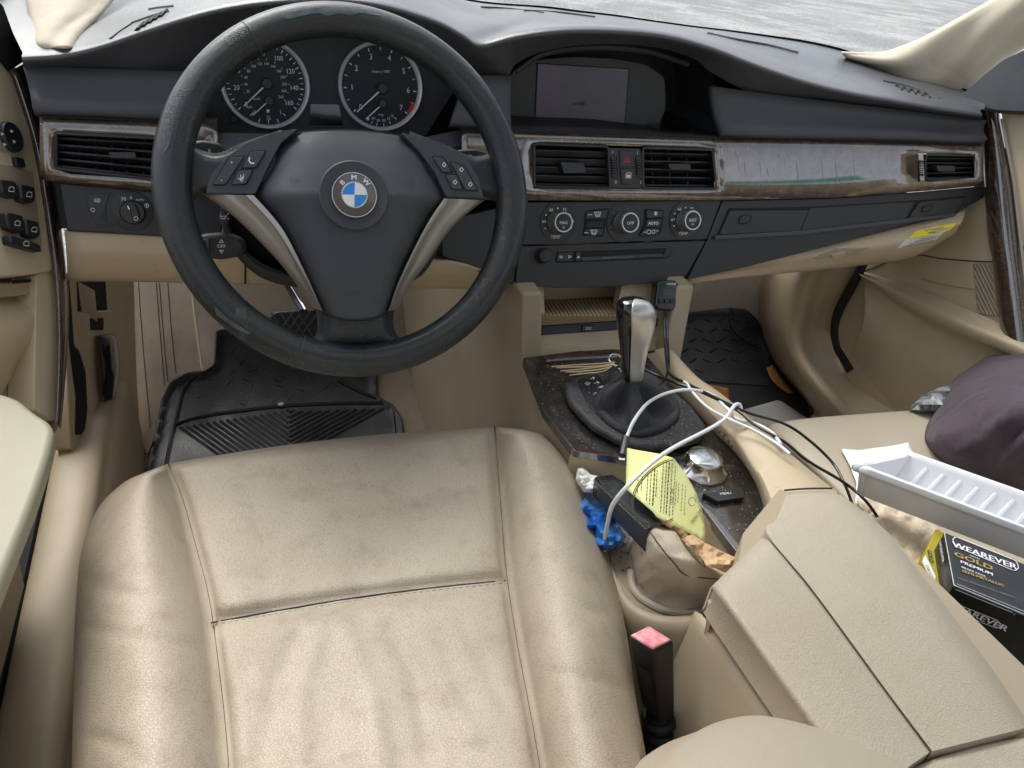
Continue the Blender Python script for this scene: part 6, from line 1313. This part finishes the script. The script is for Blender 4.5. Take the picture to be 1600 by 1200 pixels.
for (t, x, y, h, a) in (('BALTIMORE', 1087, 807, 6, -128), ('No. 10-3', 1049, 775, 6, -95)):
    o = hit(x, y, YT, .0014, -.5); q = hit(x + 6 * math.cos(math.radians(a)), y - 6 * math.sin(math.radians(a)), YT, .0014, -.5); r = hit(x + 6 * math.cos(math.radians(a + 90)), y - 6 * math.sin(math.radians(a + 90)), YT, .0014, -.5)
    X = (q - o).normalized(); n = (q - o).cross(r - o).normalized(); Yv = n.cross(X); n = n if n.dot(o) < 0 else -n; vs, fs = text_mesh(t); s = .0052 * h / 6
    if Yv.dot(r - o) < 0: Yv = -Yv
    mb.add([o + X * v.x * s + Yv * v.y * s + n * .0008 for v in vs], fs)
ys(circ(1081, 784, 5.5, 14, 6.5), .8); mb.obj('printed_text', M['ticketink'], ypo)
# crumpled brown paper
Bo = [(1022, 806), (1040, 805), (1056, 812), (1068, 822), (1082, 836), (1100, 848), (1120, 858), (1136, 866), (1152, 873), (1148, 884), (1130, 888), (1108, 886), (1092, 868), (1068, 846), (1048, 826)]
drape(Bo, lambda x, y, d: PX(x, y, z=-.515 + random.uniform(-.0015, .0015) + .010 * nz(x, y, .04, 4) + .012 * (.4 - abs(nz(x * .3 + y, x * .25, .09, 6))) - .006 * (d < 1)), 7, 3).obj('brown_paper', M['kraft'], None, smooth=False, thick=.0006, **tg('crumpled brown kraft paper tucked between handbrake boot and armrest', 'paper'))
# blue bag and tissue
drape([(915, 768), (935, 772), (952, 790), (975, 815), (985, 838), (978, 852), (960, 858), (948, 862), (920, 850), (900, 790)], lambda x, y, d: PX(x, y, z=-.575 + random.uniform(-.0035, .0035) + .016 * nz(x, y, .05, 5) + .012 * (.5 - abs(nz(x + y * .4, y * .3, .16, 6))) - .02 * max(0, 1 - d / 6)), 7, 3).obj('blue_bag', M['bluebag'], None, smooth=False, thick=.0005, **tg('shiny crumpled blue plastic bag stuffed beside the driver seat', 'plastic bag'))
drape([(903, 732), (912, 730), (922, 742), (935, 744), (934, 760), (926, 770), (912, 768), (900, 750)], lambda x, y, d: PX(x, y, z=-.55 + random.uniform(-.002, .002) + .008 * nz(x, y, .12, 7) - .015 * max(0, 1 - d / 5)), 3, 2).obj('tissue', M['napkin'], None, smooth=False, thick=.0006, **tg('small crumpled white tissue at the tip of the handbrake grip', 'tissue'))
# ------------------------------------------------------------------ things on the passenger side
cl_o = [(1446, 690), (1450, 668), (1462, 645), (1476, 625), (1484, 606), (1500, 588), (1524, 572), (1548, 556), (1576, 550), (1600, 540), (1720, 520), (1760, 700), (1700, 800), (1600, 772), (1560, 758), (1510, 738), (1470, 718)]
def cloth(x, y, d):
    k = 1 - math.exp(-d / 26); z = -.575 + .095 * k * (1 - max(0, (y - 640) / 400)) + .03 * nz(x, y, .014, 11) * k + .034 * (.3 - abs(nz(x * .6 + y * .8, y * .12, .02, 12))) * k + .008 * (.3 - abs(nz(x * .7 + y * .6, x * .1, .045, 13))) * k; return PX(x, y, z=z)
drape(cl_o, cloth, 9, 10).obj('garment', M['cloth'], None, smooth='all', thick=.003, **tg('rumpled dark purple cotton garment heaped on the passenger seat', 'garment'))
drape([(1420, 640), (1440, 620), (1465, 607), (1492, 600), (1495, 625), (1475, 643), (1440, 645)], lambda x, y, d: PX(x, y, z=-.56 + random.uniform(-.003, .003) + .01 * nz(x, y, .06, 13) - .02 * max(0, 1 - d / 8)), 8, 3).obj('foil_wrapper', M['foil'], None, smooth=False, thick=.001, **tg('crumpled silvery wrapper poking out behind the purple garment', 'wrapper'))
def onseat(lift, f=None):
    def fn(x, y, d): return hit(x, y, PC, lift + (f(x, y, d) if f else 0), -.58)
    return fn
drape([(1314, 702), (1342, 704), (1395, 697), (1419, 692), (1430, 712), (1440, 740), (1440, 800), (1352, 800), (1336, 786), (1338, 755), (1328, 728)], onseat(.006, lambda x, y, d: .006 + .006 * nz(x, y, .04, 14)), 8, 2).obj('paper_napkin', M['napkin'], None, smooth='all', thick=.001, **tg('white paper napkin under the corner of the foam tray', 'napkin'))
drape([(1338, 780), (1362, 776), (1400, 790), (1462, 822), (1476, 836), (1462, 856), (1436, 886), (1424, 880), (1390, 838), (1345, 795)], onseat(.012, lambda x, y, d: .010 + .012 * nz(x, y, .05, 15) + .006 * nz(x, y, .16, 16)), 5, 2).obj('paper_bag', M['bag'], None, smooth='all', thick=.001, **tg('crumpled tan paper bag lying beside the armrest under the foam tray', 'paper bag'))
mb = MB(); spn = plane(PX(1425, 870, z=-.53), (0, 0, 1))
for k, (a, b) in enumerate((((1408, 845), (1432, 858)), ((1412, 862), (1434, 873)))): txt(mb, 'THANK YOU' if 0 else '~~~~~~', (a[0] + b[0]) / 2, (a[1] + b[1]) / 2, 3, spn, -27, .004)
# foam tray
tray = thing('foam_tray', 'long white ribbed foam tray resting on the passenger seat', 'tray', PX(1480, 800, z=-.55))
ZR = -.485; N0, F0, N1, F1 = PX(1343, 731, z=ZR), PX(1424, 713, z=ZR), PX(1760, 889, z=ZR), PX(1800, 846, z=ZR)
F0b = PX(1357, 713, z=ZR)
Lx = (N1 - N0); Wy = (F0 - N0); Wy2 = (F1 - N1)
def tp(u, v, h): p = N0.lerp(N1, u).lerp(F0.lerp(F1, u), v); return V((p.x, p.y, p.z + h))
ring = lambda u, v, h, rr=.0: cat([tp(u + .01, v, h), tp(.35, v, h), tp(.7, v, h), tp(1 - u - .01, v, h), tp(1 - u, v + .08, h), tp(1 - u, 1 - v - .08, h), tp(1 - u - .01, 1 - v, h), tp(.7, 1 - v, h), tp(.35, 1 - v, h), tp(u + .01, 1 - v, h), tp(u, 1 - v - .08, h), tp(u, v + .08, h)], 5, True)
def lean_(r, k=.30): return [p + Wy.normalized() * 0 - Wy * k * .42 for p in r]
rows = [ring(-.004, -.02, -.004), ring(-.006, -.03, .000), ring(-.004, -.02, .0025), ring(.004, .03, .0020), ring(.007, .06, -.001), lean_(ring(.03, .22, -.036)), lean_(ring(.035, .26, -.039))]
rows = [r + [r[0]] for r in rows]; cc_ = sum(rows[-1], V()) / len(rows[-1])
mb = MB().grid(rows); n0 = len(rows[-1]); o_ = len(mb.v) - n0; mb.v.append(cc_); mb.f += [(o_ + i, o_ + i + 1, len(mb.v) - 1) for i in range(n0 - 1)]
mb.obj('tray_shell', M['foam'], tray, smooth=True, thick=.0022, sharp=60)
for k in range(12):
    u = .10 + k * .075; MB().tube([tp(u, .20, -.037), tp(u, .56, -.037), tp(u, .64, -.034), tp(u, .78, -.018), tp(u, .90, -.005)], .0030, 8, 2).obj('tray_rib', M['foam'], tray, smooth=True)
# cartons
def carton(name, top, h, label, top_m='box_k'):
    t = thing(name, label, 'box', PX(top[0][0], top[0][1], z=-.6)); T = [PX(a, b, z=ZC) for a, b in top]; MB().slab(T, V((0, 0, -h))).obj('carton', M[top_m], t, bevel=.0015); return t, T
ZC = -.490
bx, T = carton('brake_pad_box', [(1475, 831), (1680, 912), (1700, 1003), (1490, 916)], .075, 'glossy black brake pad box with white and gold lettering under the foam tray')
TPn = plane(T[0], (0, 0, 1)); 
def ln(mb, a, b, pl, w=1): stroke(mb, [a, b], pl, w, .0008)
mb = MB(); ln(mb, (1475.5, 832), (1490.5, 914), TPn); ln(mb, (1490.5, 914), (1690, 997), TPn); ln(mb, (1495, 918 - 6), (1690, 992), TPn, .7)
txt(mb, 'WEAREVER', 1538, 868, 13, TPn, -20, .0009, 1.0, bold=True); txt(mb, 'PREMIUM', 1526, 887.5, 7, TPn, -22, .0009, 1.15, bold=True); txt(mb, 'BRAKE PADS', 1521, 893.2, 3.6, TPn, -22, .0009, 1.2, bold=True)
stroke(mb, rnd([(1488, 843), (1494, 838), (1588, 876), (1592, 887), (1586, 892), (1494, 854)], 6), TPn, 1.6, .0009, True); txt(mb, 'BRAKES', 1523, 870.5, 3, TPn, -21, .0009)
mb.obj('white_lettering', M['white'], bx)
mb = MB(); txt(mb, 'GOLD', 1521, 876.5, 11, TPn, -21, .0010, 1.3, bold=True); txt(mb, 'SEMI-METALLIC', 1536, 903.5, 6, TPn, -20, .0010, 1.05, bold=True); mb.obj('gold_lettering', M['goldprint'], bx)
mb = MB(); txt(mb, 'PADS PREMIUM PARA FRENOS', 1541, 918, 3.6, TPn, -19, .0010, 1.2); mb.obj('small_lettering', M['dimprint'], bx)
# near side face
e = (T[2] - T[3]).normalized(); nf = e.cross(V((0, 0, 1))).normalized(); nf = nf if nf.dot(T[3]) < 0 else -nf; FPn = (T[3], nf)
mb = MB(); txt(mb, 'WEAREVER', 1525, 962, 11, FPn, -24, .0009, 1.15, bold=True); stroke(mb, rnd([(1490, 949), (1496, 944), (1560, 970), (1564, 978), (1558, 982), (1496, 958)], 5), FPn, 1.3, .0009, True)
ln(mb, (1493, 921), (1582, 957), FPn); ln(mb, (1584, 960), (1592, 962), FPn); mb.obj('white_lettering', M['white'], bx)
panel('side_flap', [(1586, 957), (1640, 978), (1640, 1010), (1586, 968)], FPn, .002, M['box_k'], bx, 1, .0004, h=.001)
e = (T[3] - T[0]).normalized(); nl = e.cross(V((0, 0, 1))).normalized(); nl = nl if nl.dot(T[0]) < 0 else -nl; LPn = (T[0], nl)
mb = MB(); txt(mb, 'WEAREVER', 1471, 862, 7, LPn, -80, .0009, 1, bold=True); mb.obj('white_lettering', M['white'], bx)
ZC = -.515
gx, T2 = carton('gold_box', [(1462, 826), (1476, 832), (1478, 927), (1463, 924), (1440, 876)], .06, 'small gold and white carton wedged between the armrest and the black box', 'box_g')
gp_ = plane(T2[0], (0, 0, 1)); mb = MB(); txt(mb, 'GOLD', 1453.5, 869, 7, gp_, -78, .0009, 1.1, bold=True); mb.obj('lettering', M['ticketink'], gx)
MB().slab([PX(a, b, z=-.514) for a, b in ((1441, 877), (1446, 867), (1462, 900), (1460, 916))], V((0, 0, -.0005))).obj('white_label', M['napkin'], gx)
mb = MB(); txt(mb, 'CNK ASSE', 1452, 893, 4.5, off(gp_, .001), -66, .0009); mb.obj('label_lettering', M['ticketink'], gx)
lbp = plane(PX(1590, 1070, z=-.565), (0, 0, 1))
lb = MB().prism([(1566, 1042), (1660, 1062), (1700, 1200), (1640, 1160), (1600, 1105)], lbp, .002).obj('barcode_paper', M['napkin'], None, **tg('white paper with a barcode beside the armrest edge', 'paper'))
mb = MB()
for k in range(9): stroke(mb, [(1584 + k * 3, 1054 + k * 1), (1591 + k * 3, 1067 + k * 1.2)], lbp, 1 + (k % 3) * .5, .0012)
mb.obj('barcode', M['ticketink'], lb)
# passenger footwell litter
def flo(poly, nm, m, label, lift=.016, **k): return drape(poly, lambda x, y, d: hit(x, y, FT, lift + .003 * nz(x, y, .05, 20)), 7, 1).obj(nm, M[m], None, smooth='all', thick=.0012, **tg(label, 'paper'))
flo([(1056, 599), (1100, 600), (1138, 607), (1140, 630), (1120, 640), (1080, 620)], 'cardboard_piece', 'orange', 'brown cardboard piece on the passenger mat next to the console')
flo([(1160, 641), (1214, 626), (1222, 628), (1262, 655), (1290, 668), (1230, 690), (1180, 680)], 'grey_sheet', 'greypaper', 'flat grey paper sheet in front of the passenger seat', .020)
flo([(1160, 645), (1185, 655), (1240, 668), (1230, 690), (1190, 690)], 'brown_sheet', 'orange', 'brown paper edge under the flat grey sheet', .018)
drape([(1197, 576), (1207, 571), (1213, 580), (1226, 598), (1240, 614), (1232, 616), (1214, 603), (1204, 592)], lambda x, y, d: hit(x, y, FT, .022), 6, 1).obj('orange_strip', M['orange'], None, smooth='all', thick=.002, **tg('long narrow orange cardboard strip on the mat edge', 'cardboard'))
cp = hit(1280, 643, FT, .03, -.88); cpo = thing('knobbed_cap', 'round black fluted plastic cap on the passenger floor', 'cap', cp)
c1 = MB().lathe(cp + V((0, 0, -.01)), (0, -.3, 1), [(.026, 0), (.027, .012), (.022, .018), (.010, .019)], 28).obj('cap_body', M['knobblack'], cpo, smooth=True, sharp=50)
for a in range(0, 360, 45): MB().lathe(cp + V((.018 * math.cos(math.radians(a)), .018 * math.sin(math.radians(a)), .007)), (0, -.3, 1), [(.0028, 0), (.0024, .0018)], 8).obj('rivet', M['silver'], cpo)
MB().tube([cp + V((0, 0, .005)), cp + V((.003, .004, .028))], .010, 8, 1, r2=.004).obj('cap_grip', M['knobblack'], cpo, smooth=True)
# ------------------------------------------------------------------ wear and dirt with shapes of their own
M['wear'] = mat('worn_leather_patch', (.10, .125, .13), .45, bumps=[('n', 500, .3, .0003)], var=(60, (.05, .07, .075), .45, .6))
M['dust'] = mat('dried_dust', (.42, .41, .39), .9)
RT = bvh(rim)
for poly in ([(438, 26), (462, 17), (490, 13), (520, 10), (556, 12), (590, 18), (597, 24), (580, 23), (562, 20), (548, 24), (530, 21), (512, 25), (498, 20), (474, 24), (452, 30)], [(257, 214), (262, 205), (268, 207), (266, 222), (262, 232), (255, 240), (253, 236), (259, 226)], [(335, 478), (350, 492), (372, 508), (392, 520), (388, 523), (362, 510), (338, 492)]):
    drape(poly, lambda x, y, d: hit(x, y, RT, .0004), 4, 2).obj('worn_patch', M['wear'], rim, smooth='all')
random.seed(11)
up_o = [o for o in dash.children if o.name.startswith('upper_pad')]; tr_o = [o for o in dash.children if o.name.startswith('wood_trim')]
UT, WT = bvh(*up_o), bvh(*tr_o)
mb = MB()
def speck(x, y, tree, s):
    p = hit(x, y, tree, .0006, -.25); X = V((s, 0, 0)); Z = V((0, 0, s)); mb.add([p - X, p - Z * .8, p + X * .9, p + Z], [(0, 1, 2, 3)])
for k in range(70): speck(random.uniform(1115, 1520), random.uniform(150, 214), UT, random.uniform(.0003, .0009) * (1 if k % 5 else 1.6))
for k in range(170):
    x = random.uniform(1125, 1420) if k % 3 else random.uniform(840, 1420); y = random.uniform(222, 306) if x > 1125 else random.uniform(300, 311); speck(x, y, WT, random.uniform(.0003, .0009))
mb.obj('dust_specks', M['dust'], dash, kind='stuff')
def smear(pts, tree, w, par, m='dust'):
    p2 = [hit(a, b, tree, .0005, -.25) for a, b in pts]; g_ = MB()
    rows = [[p - V((w * f, 0, 0)), p + V((w * f, 0, 0))] for p, f in zip(p2, [.4] + [1] * (len(p2) - 2) + [.3])]
    g_.grid(rows).obj('dried_streak', M[m], par)
for pts in ([(1119, 150), (1122, 165), (1127, 185), (1131, 208)], [(1126, 152), (1129, 168), (1134, 186)], [(1136, 196), (1138, 205), (1140, 212)]): smear(pts, UT, .0007, dash)
for k in range(13):
    x = random.uniform(1140, 1340); y = random.uniform(224, 262); l = random.uniform(14, 36); smear([(x, y), (x + 1.5, y + l * .5), (x + 3, y + l)], WT, random.uniform(.0003, .0008), dash)
# grit and stains on the carpet, the handbrake deck and the seat creases
mb = MB()
def grit(x, y, tree, s, z=-.9):
    p = hit(x, y, tree, .001, z); mb.add([p + V((s, 0, 0)), p + V((0, s, 0)), p + V((-s, 0, 0)), p + V((0, -s, 0)), p + V((0, 0, s))], [(0, 1, 4), (1, 2, 4), (2, 3, 4), (3, 0, 4)])
for k in range(160):
    x, y = random.gauss(222, 12), random.gauss(700, 20); grit(x, y, FT, random.uniform(.0012, .003))
for k in range(60): grit(random.uniform(640, 815), random.uniform(560, 665), FT, random.uniform(.0006, .0016))
for k in range(150): grit(random.uniform(280, 620), random.uniform(600, 700), bvh(dm) if k == 0 else DMT, random.uniform(.0008, .002)) if k else globals().__setitem__('DMT', bvh(dm))
mb.obj('carpet_grit', M['twine'], None, kind='stuff')
mb = MB()
for k in range(46):
    x, y = random.uniform(925, 985), random.uniform(858, 935); p = PX(x, y, z=-.5985); s = random.uniform(.0006, .0022); mb.add([p + V((s, 0, 0)), p + V((0, s * .7, 0)), p + V((-s * .8, 0, 0)), p + V((0, -s, 0))], [(0, 1, 2, 3)])
mb.obj('deck_grit', M['stitch'], con, kind='stuff')
